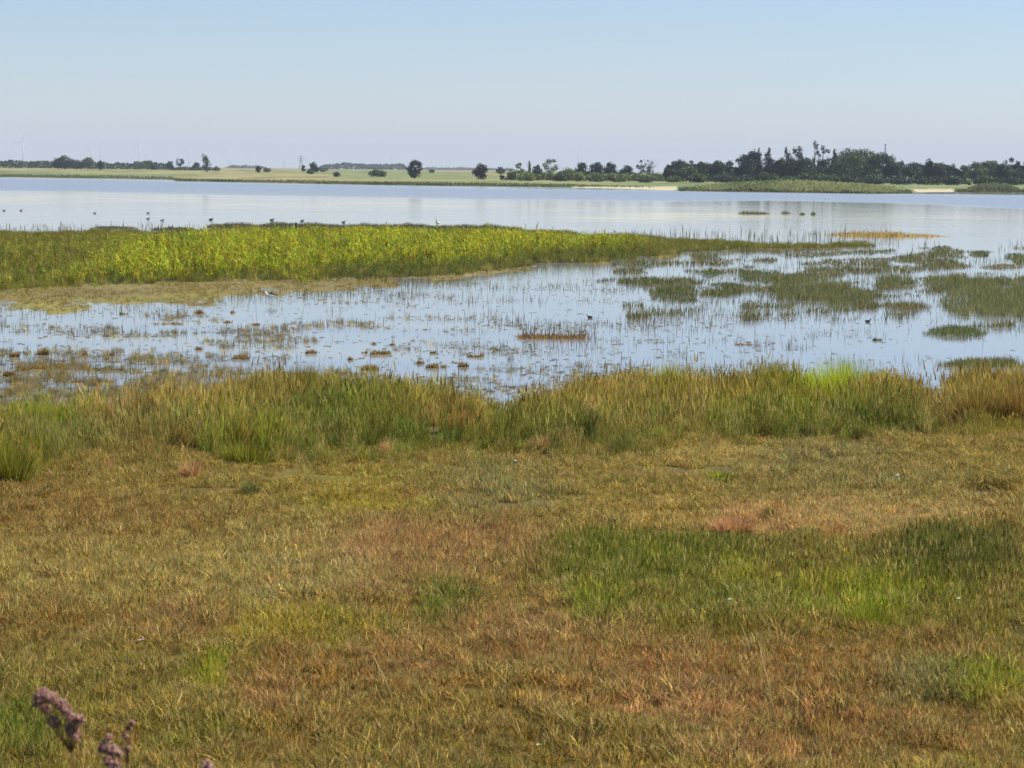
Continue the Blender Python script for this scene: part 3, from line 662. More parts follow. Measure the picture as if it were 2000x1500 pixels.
for (cu, cv, ru, rv, kd), lb in zip(ISLANDS, ISL):
    ru *= .98; rv *= 1.0
    r = np.random.default_rng(int(cu * 3 + cv)); n = int(ru * rv * 1.9 + 150)
    a = r.uniform(0, 6.28, n * 2); q = np.sqrt(r.random(n * 2)) * 1.35; u = cu + ru * q * np.cos(a); v = cv + rv * q * np.sin(a)
    qq = q * 1.08 + (fbm((u - cu) / (ru ** .75 * 3.3) * 1.6 + cu, (v - cv) / (rv ** .7 * 2.0) * 1.3, 31, 4) - .5) * 1.5 + r.normal(0, .09, n * 2)
    k = (qq < 1) & (r.random(n * 2) < sst(.34, .52, fbm(u * .03, v * .3, 35, 4)) + .04); u, v, q = u[k][:n], v[k][:n], q[k][:n]; n = len(u)
    x, y = unproject(u, v, 0); x0, y0 = unproject(cu, cv, 0); z = np.clip(Z(x, y), -.02, .1)
    h = (.09 + .17 * np.clip(1.1 - q, 0, 1) ** .5) * r.uniform(.5, 1.15, n) * (1.25 if kd == 1 else .8) * (.8 if cv < 525 else 1)
    base = {0: C(104, 112, 66), 1: C(118, 120, 74), 2: C(128, 120, 80), 3: C(110, 110, 58)}[kd]
    col = vary(np.tile(base, (n, 1)) * (.8 + .5 * fbm(x * .5, y * .3, 37))[:, None], .2, .07, int(cu))
    sc = y / 60
    V, F, kq = blades(np.stack([x - x0, y - y0, z - .02], 1), h + .02, .016 * sc * r.uniform(.6, 1.2, n), r.normal(0, .25, n) * h, r.normal(0, .2, n) * h, r.normal(0, .7, n), 2, .5)
    o = mesh_np('sedge_island', V, F, M_BLADE, np.repeat(col, kq, 0)); o.location = (x0, y0, 0)
    tag(o, lb, 'sedge island', 'sedge islands in the right hand pool')

# ------------------------------------------------------------------ single clumps one can point at
def clump(name, u, v, wpx, hpx, n, col, label, cat, group=None, bw=.01, lean=.3, leafw=1.0, dome=.6, water=False, seed=None, amt=.2, straw=.05, seg=3):
    r = np.random.default_rng(seed or int(u * 7 + v))
    if water: x0, y0 = unproject(u, v, 0); z0 = 0.0
    else: x0, y0, z0 = [float(t) for t in ground(u, v)]
    m = y0 / FPX
    W, H = wpx * m / 2, hpx * m
    a = r.uniform(0, 6.28, n); q = np.sqrt(r.random(n)) * .8
    bx, by = W * q * np.cos(a), W * .7 * q * np.sin(a)
    if water:
        sc_ = r.normal(0, .5, (5, 2)); si = r.integers(0, 5, n); bx = W * (sc_[si, 0] + r.normal(0, .22, n)); by = W * .8 * (sc_[si, 1] + r.normal(0, .25, n)); q = np.clip(r.random(n) * .9 + (si % 3) * .22, 0, 1.1)
    bz = (Z(x0 + bx, y0 + by) - z0 if not water else np.zeros(n)) - .02
    h = H * r.uniform(.5, 1.05, n) * (1 - dome * q ** 2)
    l = lean * H * (q + .15) * r.uniform(.5, 1.3, n); la = a + r.normal(0, .5, n)
    V, F, k = blades(np.stack([bx, by, bz], 1), h, bw * r.uniform(.6, 1.4, n) * leafw, np.cos(la) * l, np.sin(la) * l, la + 1.57 + r.normal(0, .6, n), seg, .7)
    o = mesh_np(name, V, F, M_BLADE, np.repeat(vary(np.tile(col, (n, 1)), amt, straw, int(u)), k, 0)); o.location = (x0, y0, z0)
    return tag(o, label, cat, group)

TG = 'grass tussocks in the near shore belt'
clump('grass_tussock', 1640, 792, 170, 104, 3000, C(156, 168, 40, 1.25), 'bright lime green grass tussock on the near shore, the brightest of all', 'tussock', TG, .009, .45)
clump('grass_tussock', 1308, 786, 84, 92, 1500, C(160, 156, 44, 1.1), 'pointed yellow green tussock rising against the pool right of centre', 'tussock', TG, .009, .3)
clump('grass_tussock', 583, 786, 120, 86, 1600, YEL * .4 + OLIVE * .3 + GREEN * .3, 'tall olive yellow tussock rising against the pool left of centre', 'tussock', TG, .009, .35)
clump('grass_tussock', 1200, 775, 110, 52, 800, GOLD * .5 + OLIVE * .5, 'rounded golden olive tussock left of the pointed yellow green one', 'tussock', TG, .009, .35)
clump('grass_tussock', 380, 800, 130, 80, 900, GOLD * .8 + STRAW * .2, 'wispy golden tussock at the left end of the pool edge', 'tussock', TG, .007, .35, straw=.25)
clump('grass_tussock', 905, 845, 120, 72, 900, GOLD * .75 + RUST * .25, 'reddish gold tussock just left of the narrow water inlet', 'tussock', TG, .008, .4)
clump('grass_tussock', 968, 858, 50, 60, 500, YEL * .6 + LIME * .4, 'slim yellow green tussock below the narrow water inlet', 'tussock', TG, .009, .35)
clump('grass_tussock', 1150, 862, 46, 84, 500, DGREEN, 'dark green tussock below right of the narrow water inlet', 'tussock', TG, .008, .3)
clump('grass_tussock', 480, 906, 120, 60, 800, YEL * .4 + GREEN * .6, 'yellow green tussock at the front foot of the belt left of centre', 'tussock', TG, .009, .4)
clump('grass_tussock', 22, 945, 90, 95, 800, GREEN * .6 + YEL * .4, 'tall green tussock cut by the left edge of the picture', 'tussock', TG, .009, .35)
clump('grass_tussock', 1905, 838, 90, 120, 900, RUST * .3 + GOLD * .15 + OLIVE * .55, 'tall orange brown tussock near the right edge of the belt', 'tussock', TG, .007, .25)
clump('grass_tussock', 1985, 838, 80, 125, 800, RUST * .35 + BROWN * .3 + OLIVE * .35, 'rust brown tussock cut by the right edge of the picture', 'tussock', TG, .007, .25)
clump('grass_tussock', 120, 830, 200, 44, 2200, C(146, 158, 40, 1.15), 'low bright green mat of grass at the left pool edge', 'tussock', TG, .009, .3, dome=.5)
clump('marsh_rosette', 1402, 940, 62, 26, 260, LIME, 'small bright green rosette with a dark foot on the open turf', 'plant', None, .022, .7, seed=12)
PG = 'reddish grass tufts on the turf'
clump('reddish_grass_tuft', 374, 938, 44, 58, 380, SALMON * .75 + STRAW * .25, 'pale salmon grass tuft at the foot of the belt at left', 'grass tuft', PG, .007, .45)
clump('reddish_grass_tuft', 214, 918, 24, 28, 160, SALMON * .8 + RUST * .2, 'smallest reddish tuft, left of the pale salmon one', 'grass tuft', PG, .007, .45)
clump('reddish_grass_tuft', 762, 890, 36, 44, 260, SALMON * .7 + STRAW * .3, 'pink tinged tuft in front of the dark green belt left of centre', 'grass tuft', PG, .007, .5)
clump('reddish_grass_tuft', 1430, 1045, 90, 50, 700, SALMON, 'broad salmon pink tuft on the open turf at right', 'grass tuft', PG, .007, .5)
clump('reddish_grass_tuft', 1060, 885, 40, 54, 260, STRAW * .6 + SALMON * .4, 'straw coloured tuft with pink tinge right of the water inlet', 'grass tuft', PG, .007, .4)
GG = 'green tufts in the foreground turf'
clump('green_tuft', 1165, 1222, 62, 52, 420, LIME * .5 + GREEN * .5, 'fresh green tuft alone in the brown turf right of centre', 'grass tuft', GG, .007, .4)
clump('green_tuft', 850, 1210, 90, 46, 420, GREEN, 'mid green tuft alone in the pinkish brown turf near the middle', 'grass tuft', GG, .007, .4)
clump('green_tuft', 403, 1345, 30, 40, 150, LIME * .7 + YEL * .3, 'tiny lime green tuft in the lower left turf', 'grass tuft', GG, .007, .35)
clump('green_tuft', 1436, 1160, 30, 40, 200, LIME * .6 + YEL * .4, 'small lime tuft in front of the dark green grass at right', 'grass tuft', GG, .007, .35)
clump('green_tuft', 1690, 1225, 110, 60, 700, LIME * .8 + GREEN * .2, 'broad bright green tuft under the dark green grass at right', 'grass tuft', GG, .007, .35)
clump('green_tuft', 1950, 1365, 130, 52, 700, LIME * .7 + YEL * .2 + GREEN * .1, 'bright yellow green tuft at the lower right edge', 'grass tuft', GG, .007, .4)
clump('green_tuft', 1505, 1020, 30, 44, 200, DGREEN, 'thin dark tuft with a dark foot beside the broad salmon one', 'grass tuft', GG, .006, .3)
clump('green_tuft', 490, 965, 44, 44, 220, DGREEN * .5 + GREYG * .5, 'thin grey green tuft on the turf below the belt at left', 'grass tuft', GG, .006, .35)

WG = 'brown plant clumps standing in the pool'
BC = OLIVE * .4 + RUST * .25 + BROWN * .35
WC = [(85, 693, 26, 20, 'brown clump in the left shallows second from the picture edge'), (28, 697, 16, 18, 'brown clump in the left shallows nearest the picture edge'), (165, 694, 14, 16, 'small brown clump right of the two left edge clumps'),
      (222, 694, 16, 14, 'reddish brown clump in the shallows left of the golden tussock'), (387, 683, 22, 12, 'brown clump alone in open pool water at left'), (390, 612, 26, 13, 'brown clump just off the mud flat at left'),
      (454, 611, 12, 9, 'tiny brown clump right of the one off the mud flat'), (604, 690, 26, 14, 'brown clump left of the brown group at the pool middle'), (682, 703, 13, 12, 'small clump at the left of the brown group'),
      (714, 690, 12, 10, 'tiny clump above the brown group'), (730, 672, 12, 9, 'upper left of two tiny clumps over the brown group'), (767, 674, 12, 9, 'upper right of two tiny clumps over the brown group'),
      (747, 692, 46, 15, 'widest clump of the brown group in the pool'), (720, 722, 46, 18, 'lower left clump of the brown group near the shore grass'), (848, 690, 16, 10, 'small clump right of the brown group'),
      (905, 716, 26, 16, 'lower right clump of the brown group'), (850, 718, 40, 16, 'broad low clump between brown group and inlet'), (930, 697, 24, 12, 'pale clump right of the broad low one'),
      (820, 710, 24, 12, 'flat clump in the middle of the brown group'), (446, 630, 22, 9, 'low clump in a row below the mud flat, middle'), (505, 635, 34, 9, 'low clump in a row below the mud flat, right'), (325, 633, 70, 8, 'long flat clump in a row below the mud flat, left'),
      (240, 614, 18, 9, 'small dark clump at the mud flat edge near the left'), (90, 722, 80, 18, 'wide yellowish clump in the left mud shallows'), (20, 735, 24, 20, 'clump in the mud shallows at the left edge'), (200, 722, 50, 14, 'greenish clump in the mud shallows'),
      (470, 700, 40, 14, 'golden clump right beside the golden shore tussock'), (1450, 674, 46, 7, 'low reddish clump in the right part of the pool'), (1710, 665, 22, 10, 'small green clump alone in open water at right'), (1465, 669, 16, 6, 'tiny clump beside the low reddish one')]
for (u, v, wp, hp, lb) in WC:
    c = BC if 'green' not in lb else GREEN * .7
    clump('water_clump', u, v, wp * .9, hp * .85, int(40 + wp * hp * .3), c, lb, 'plant clump', WG, .02, .5, water=True, dome=.4, amt=.25, straw=.1, seg=2)
# the brown raft with standing stems
e = empty('dead_reed_raft', (0, 0, 0)); x0, y0 = unproject(1082, 660, 0); e.location = (x0, y0, 0)
tag(e, 'long brown raft of dead reeds with grey stems standing in it, middle of the pool', 'reed raft')
r = np.random.default_rng(555); n = 900; m = y0 / FPX
bx = r.uniform(-68, 60, n) * m; by = r.normal(0, .28, n)
V, F, k = blades(np.stack([bx, by, np.full(n, 0.0)], 1), r.uniform(.02, .13, n), np.full(n, .02), r.normal(0, .12, n), r.normal(0, .08, n), r.normal(0, .6, n), 1)
mesh_np('litter', V, F, M_BLADE, np.repeat(vary(np.tile(BROWN * .6 + C(110, 84, 50) * .5, (n, 1)), .3, .15, 3), k, 0), e)
n = 130; bx = r.uniform(-64, 84, n) * m; by = r.normal(.1, .5, n)
V, F, k = blades(np.stack([bx, by, np.full(n, -.02)], 1), r.uniform(10, 36, n) * m, np.full(n, .014), r.normal(0, .05, n), r.normal(0, .05, n), r.normal(0, .4, n), 2)
mesh_np('stem', V, F, M_BLADE, np.repeat(vary(np.tile(C(140, 124, 104, .75), (n, 1)), .2, .1, 3), k, 0), e)['kind'] = 'stuff'
# golden weed bar
r = np.random.default_rng(556); u0, v0 = 1700, 460; x0, y0 = unproject(u0, v0, 0); m = y0 / FPX; n = 1700
bx = np.concatenate([r.uniform(-62, 62, 1300), r.uniform(60, 140, 400)]) * m; bx += r.normal(0, .3, 1700); by = r.normal(0, 2.2, n) * np.interp(np.abs(bx / m), [0, 60, 140], [1, .8, .35])
V, F, k = blades(np.stack([bx, by, np.full(n, -.02)], 1), r.uniform(.05, .32, n) * np.interp(bx / m, [-62, 0, 60, 140], [.7, 1, 1, .35]), np.full(n, .06), r.normal(0, .12, n), r.normal(0, .1, n), r.normal(0, .6, n), 1)
o = mesh_np('golden_weed_bar', V, F, M_BLADE, np.repeat(vary(np.tile(C(196, 164, 92), (n, 1)), .22, .12, 3), k, 0)); o.location = (x0, y0, 0)
tag(o, 'golden orange bar of weed lying in the lake beyond the tip of the bright bed', 'weed bar')

# long pale stalks of the foreground
SG = 'long dry stalks in the foreground turf'
for (u1, v1, u2, v2, lb) in [(1520, 1440, 1481, 1255, 'longest leaning pale stalk in the lower right turf'), (1468, 1290, 1448, 1222, 'shorter pale stalk left of the longest leaning one'), (768, 1368, 730, 1285, 'leaning pale stalk in the lower middle turf'),
                             (752, 1450, 735, 1408, 'short pale stalk below the leaning middle one'), (828, 1380, 820, 1345, 'short upright pale stalk right of the leaning middle one'), (1018, 1455, 1008, 1410, 'thin pale stalk near the bottom middle'),
                             (1730, 1490, 1716, 1452, 'pale stalk at the bottom edge right of the yellow green blade'), (1945, 1440, 1930, 1395, 'short thick pale stalk near the lower right corner'), (340, 1395, 358, 1330, 'pale stalk leaning right in the lower left turf'),
                             (1900, 1165, 1850, 1105, 'long pale blade arching over the dark green grass at right'), (1960, 1190, 1945, 1130, 'curved pale blade at the right edge of the dark green grass'), (1140, 985, 1150, 935, 'thin upright stalk on the turf below the belt')]:
    x1, y1, z1 = [float(t) for t in ground(u1, v1)]
    rr = ray(u2, v2); t = (y1 + .05) / rr[1]; tip = rr * t + np.array([0, 0, EYE])
    P = np.array([[x1, y1, z1 - .02], [(x1 + tip[0]) / 2 + .01, y1 + .03, (z1 + tip[2]) / 2], tip]) - np.array([x1, y1, z1])
    gq = Geo(); rr_ = .0058
    gq.tube(P, [rr_, rr_ * .8, rr_ * .5], 5, C(222, 204, 150)); o = gq.build('stem', M_BLADE)
    h = Geo(); tp = P[-1]; dr = (P[-1] - P[0]) / np.linalg.norm(P[-1] - P[0]); h.tube([tp - dr * .06, tp - dr * .03, tp + dr * .02], [.003, .008, .002], 6, STRAW)
    e = empty('dry_stalk', (x1, y1, z1)); o.parent = e; h.build('seed_head', M_BLADE, e); tag(e, lb, 'dry stalk', SG)
# yellow-green bent blades at the bottom
for (u1, v1, u2, v2, lb) in [(1480, 1500, 1362, 1440, 'bent yellow green blade arching left at the bottom edge'), (1492, 1500, 1484, 1452, 'upright yellow green blade at the bottom edge')]:
    x1, y1, z1 = [float(t) for t in ground(u1, v1)]; rr = ray(u2, v2); tip = rr * ((y1) / rr[1]) + np.array([0, 0, EYE])
    mid_ = np.array([(x1 * .45 + tip[0] * .55), y1, max(z1 + .05, tip[2] * .55 + z1 * .4)])
    P = np.array([[x1, y1, z1 - .02], mid_, tip]) - np.array([x1, y1, z1]); gq = Geo(); gq.tube(P, [.006, .006, .002], 5, LIME * 1.2, .5)
    o = gq.build('bent_grass', M_BLADE); o.location = (x1, y1, z1); tag(o, lb, 'grass blade', 'bent blades at the bottom edge')

# small white feathers and flowers lying about
for (u, v, s, lb) in [(1006, 903, 6, 'bright white flower head at the foot of the belt near the middle'), (1113, 1072, 6, 'white flower head above the dark green grass, middle right'), (1050, 1463, 7, 'white flower head at the bottom middle'),
                      (1424, 1176, 7, 'pale greenish white flower head at right of the lime tuft'), (1871, 1176, 7, 'white flower head at the right under the dark green grass'), (1152, 709, 7, 'white flower head standing in the pool water'), (1752, 932, 8, 'pale dry flower head on the right turf')]:
    hh = .06 if v < 800 else .2; yg = EYE * FPX / (v - 332); x1, y1, z1 = [float(t) for t in ground(u, v + hh * FPX / yg)]; m = y1 / FPX; R_ = s * .6 * m
    e = empty('white_flower', (x1, y1, z1))
    gq = Geo(); gq.tube([[0, 0, -.02], [0, 0, hh * .5], [.004, 0, hh]], [.002, .002, .0015], 5, GREEN); gq.build('stem', M_BLADE, e)
    p = Geo(); n = 9
    for i in range(n):
        a = i / n * 6.283; c, s_ = math.cos(a), math.sin(a)
        p.add([[.004, 0, hh], [c * R_ * .5 - s_ * R_ * .25, s_ * R_ * .5 + c * R_ * .25, hh + R_ * .45], [c * R_, s_ * R_, hh + R_ * .35], [c * R_ * .5 + s_ * R_ * .25, s_ * R_ * .5 - c * R_ * .25, hh + R_ * .45]], [[0, 1, 2, 3]], None, (.8, .8, .76))
    p.tube([[.004, 0, hh - .004], [.004, 0, hh + R_ * .5], [.004, 0, hh + R_ * .8]], [R_ * .2, R_ * .45, R_ * .2], 7, (.8, .78, .7))
    p.build('flower_head', M_PETAL, e); tag(e, lb, 'flower', 'white flower heads dotted over the marsh')
x1, y1, z1 = [float(t) for t in ground(272, 1270)]
e = empty('white_feather', (x1, y1, z1 + .06)); gq = Geo(); gq.tube([[-.06, 0, -.004], [0, 0, .004], [.045, 0, .02]], [.001, .0015, .001], 4, (.75, .72, .65)); gq.build('quill', M_PETAL, e)
V, F, k = blades(np.array([[-.045 + i * .006, 0, .0 + .0012 * i] for i in range(14)] * 2), np.full(28, .012), np.full(28, .007), np.full(28, .01), np.array([.014] * 14 + [-.014] * 14), np.zeros(28), 1)
mesh_np('vane', V, F, M_PETAL, np.full((len(V), 3), .75), e); tag(e, 'small curved white feather lying on the lower left turf', 'feather')

# ------------------------------------------------------------------ pinkish faded flowers close to the camera
def faded_plant(head_px, dist, clusters, label, seed, nleaf=5):
    r = np.random.default_rng(seed)
    rr = ray(*head_px[0]); hp = rr * (dist / rr[1]) + np.array([0, 0, EYE])
    bx, by = hp[0] + .10, hp[1] + .12; bz = float(Z(np.array([bx]), np.array([by]))[0])
    O = np.array([bx, by, bz]); e = empty('faded_flower_plant', O); tag(e, label, 'plant', 'faded pinkish flowers close to the camera at lower left')
    m = dist / FPX; H = hp[2] - bz
    cs = []
    for (pu, pv, rad, cnt) in clusters:
        q = ray(pu, pv) * (dist / ray(pu, pv)[1]) + np.array([0, 0, EYE]) + np.array([0, r.normal(0, .01), 0]); cs.append((q - O, rad * m, cnt))
    low = cs[-1][0] - np.array([0, 0, .05])
    st = Geo(); P = np.array([[0, 0, -.03], [.01, 0, H * .3], [-.02, -.02, H * .6], low]); st.tube(P, [.004, .0035, .003, .0022], 7, C(140, 112, 72)); st.build('stem', M_BLADE, e, True)
    for i in range(nleaf):
        t = .2 + .6 * i / nleaf; p = P[1] * (1 - t) + P[2] * t; a = r.uniform(0, 6.28); ll = .09
        V, F, k = blades(np.array([p]), np.array([.05]), np.array([.022]), np.array([math.cos(a) * ll]), np.array([math.sin(a) * ll]), np.array([a + 1.57]), 5, .8)
        mesh_np('leaf', V, F, M_BLADE, np.tile(GREEN * .8, (len(V), 1)), e)
    octv = np.array([[1, 0, 0], [-1, 0, 0], [0, 1, 0], [0, -1, 0], [0, 0, 1], [0, 0, -1]], float)
    octf = np.array([[0, 2, 4], [2, 1, 4], [1, 3, 4], [3, 0, 4], [2, 0, 5], [1, 2, 5], [3, 1, 5], [0, 3, 5]])
    for (c, R_, cnt) in cs:
        g_ = Geo(); g_.tube([low, low * .4 + c * .6 + np.array([0, 0, -.01]), c], [.0016, .0013, .001], 5, C(120, 86, 62))
        for _ in range(int(cnt * 2.6)):
            d = r.normal(0, 1, 3); d /= np.linalg.norm(d); rr_ = R_ * 1.5 * r.uniform(.3, 1); p = c + d * rr_ * np.array([1, 1, .85]); s = r.uniform(.0018, .0042)
            M_ = octv * s * np.array([1, 1, r.uniform(.7, 1.5)]); th = r.uniform(0, 3); M_ = M_ @ np.array([[math.cos(th), -math.sin(th), 0], [math.sin(th), math.cos(th), 0], [0, 0, 1]])
            bc = C(200, 160, 148, 1.05) if r.random() < .6 else (C(150, 98, 84) if r.random() < .75 else C(200, 178, 120))
            g_.add(M_ + p, None, octf, bc * r.uniform(.7, 1.2))
        g_.build('flower_cluster', M_PETAL, e)
    return e
faded_plant([(115, 1400)], 6.2, [(85, 1358, 13, 110), (98, 1362, 11, 80), (75, 1372, 9, 60), (88, 1387, 9, 50), (118, 1378, 10, 60), (130, 1392, 9, 55), (105, 1412, 10, 50), (145, 1408, 12, 90), (156, 1402, 8, 40), (140, 1425, 10, 60), (150, 1436, 8, 40), (138, 1436, 6, 30)], 'largest faded pink flower spray at lower left, leaning to the right', 901)
faded_plant([(215, 1470)], 6.0, [(212, 1440, 6, 26), (208, 1456, 10, 55), (200, 1466, 7, 34), (220, 1468, 10, 60), (232, 1474, 6, 26), (213, 1484, 9, 50), (226, 1492, 9, 45)], 'brownish faded flower spray at the bottom, right of the largest', 902)
faded_plant([(248, 1425)], 6.6, [(256, 1412, 5, 18), (250, 1424, 5, 20), (246, 1437, 5, 22), (248, 1462, 6, 24)], 'thin small faded flower spike above the brownish spray', 903, 3)
faded_plant([(405, 1490)], 5.9, [(404, 1492, 8, 60), (410, 1500, 8, 50)], 'small pale pink flower head just entering the bottom edge', 904, 3)

# ------------------------------------------------------------------ birds
def loft_body(gq, P, R, col, n=10, sq=.9): gq.tube(P, R, n, col, sq)
def water_bird(u, v, L, body, head, beak, label, cat, group, facing=1, name='coot', z=0.0):
    x0, y0 = unproject(u, v, 0); e = empty(name, (x0, y0, z)); e.rotation_euler = (0, 0, 0 if facing > 0 else math.pi); tag(e, label, cat, group)
    s = L / .44; g_ = Geo()
    P = np.array([[-.19, 0, .075], [-.16, 0, .07], [-.10, 0, .06], [0, 0, .055], [.08, 0, .06], [.125, 0, .095], [.14, 0, .14], [.15, 0, .175], [.175, 0, .195], [.205, 0, .19]]) * s
    g_.tube(P, np.array([.008, .03, .06, .078, .066, .04, .026, .028, .03, .012]) * s, 10, body); g_.build('body', M_FEATHER, e, True)
    b = Geo(); b.tube(np.array([[.2, 0, .19], [.225, 0, .182], [.245, 0, .175]]) * s, np.array([.011, .008, .002]) * s, 6, beak); b.build('beak', M_FEATHER, e, True)
    w_ = Geo()
    for sg in (-1, 1): w_.tube(np.array([[.07, sg * .05, .085], [0, sg * .062, .09], [-.1, sg * .045, .09], [-.18, sg * .01, .09]]) * s, np.array([.012, .026, .022, .005]) * s, 6, head)
    w_.build('wings', M_FEATHER, e, True); return e
BL = np.array((.012, .012, .014)); WG2 = 'dark water birds swimming on the lake edge'
water_bird(412, 430, .42, BL, BL, (.7, .65, .6), 'largest black coot, leftmost of the four dark birds on the lake edge', 'bird', WG2, 1)
water_bird(531, 431, .42, BL, BL, (.7, .65, .6), 'black coot second from left on the lake edge', 'bird', WG2, 1)
water_bird(590, 432.5, .36, BL, BL, (.7, .65, .6), 'black coot third from left on the lake edge', 'bird', WG2, 1)
water_bird(671, 435, .36, BL, BL, (.7, .65, .6), 'black coot rightmost of the four dark birds', 'bird', WG2, 1)
GB = np.array((.16, .15, .14)); DG = 'small grey ducks resting on the lake at left'
for (u, v, lb) in [(289, 417, 'grey duck upper of two behind the isolated rush strip'), (289, 428, 'grey duck lower of two behind the isolated rush strip'), (317, 431, 'grey duck just left of the largest black coot'), (8, 412, 'grey duck at the far left edge of the lake'), (41, 412, 'grey duck second from the left edge of the lake'), (185, 417, 'tiny grey duck alone on the lake between the left pairs')]:
    water_bird(u, v, .34, GB, GB * 1.3, (.2, .16, .06), lb, 'duck', DG, 1 if u % 2 else -1, 'duck')
water_bird(1152, 621, .2, np.array((.06, .04, .025)), np.array((.12, .07, .04)), (.1, .08, .05), 'small brown duck on the pool right of the dead reed raft', 'duck', None, -1, 'duck')
water_bird(1695, 629, .2, np.array((.03, .028, .025)), np.array((.06, .05, .04)), (.1, .08, .05), 'small dark duck swimming in the open water below the middle island', 'duck', None, 1, 'duck')
WH = np.array((.8, .8, .78))
for (u, v, L, lb) in [(1613, 389, .6, 'white swan on the ruffled water before the wood'), (1619, 388, .5, 'second white swan just right of the first on the ruffled water'), (855, 437, .4, 'white gull on the calm lake right of the coots')]:
    water_bird(u, v, L, WH, WH, (.6, .3, .05), lb, 'bird', None, -1, 'white_bird')
# the wader at the mud edge
x0, y0 = unproject(527, 592, 0); e = empty('wader', (x0, y0, 0)); e.scale = (1.35, 1.35, 1.35); tag(e, 'small black and white wading bird standing at the edge of the mud flat', 'bird'); m = y0 / FPX
g_ = Geo(); g_.tube(np.array([[.15, 0, .155], [.10, 0, .16], [.04, 0, .165], [-.03, 0, .17], [-.07, 0, .19], [-.085, 0, .225], [-.1, 0, .245], [-.125, 0, .24]]), [.006, .03, .045, .042, .028, .018, .02, .008], 10, (.75, .74, .7)); g_.build('body', M_FEATHER, e, True)
g_ = Geo(); g_.tube(np.array([[-.04, 0, .2], [.03, 0, .205], [.1, 0, .185], [.17, 0, .165]]), [.02, .034, .026, .006], 8, (.02, .02, .02)); g_.build('wings', M_FEATHER, e, True)
g_ = Geo(); g_.tube(np.array([[-.12, 0, .24], [-.15, 0, .236], [-.175, 0, .23]]), [.006, .004, .002], 5, (.03, .03, .03)); g_.build('beak', M_FEATHER, e)
for sx in (-.012, .015):
    g_ = Geo(); g_.tube(np.array([[.01 + sx, sx, .14], [.02 + sx, sx, .07], [.012 + sx, sx, .0], [.01 + sx, sx, -.02]]), [.006, .004, .004, .004], 5, (.25, .06, .03)); g_.build('leg', M_FEATHER, e)
# short dark posts at the back of the bed
for (u, v, h, lb) in [(516, 462, .45, 'short dark post left of two at the back of the bright bed'), (578, 459, .5, 'short dark post right of two at the back of the bright bed')]:
    x1, y1 = unproject(u, v, 0); z1 = max(float(Z(np.array([x1]), np.array([y1]))[0]), 0)
    g_ = Geo(); g_.tube([[0, 0, -.1], [.01, 0, h * .6], [.0, 0, h + .15], [0, 0, h + .18]], [.055, .05, .045, .02], 8, (.03, .024, .02)); o = g_.build('post', M_BARK); o.location = (x1, y1, z1); tag(o, lb, 'post', 'dark posts behind the bright bed')

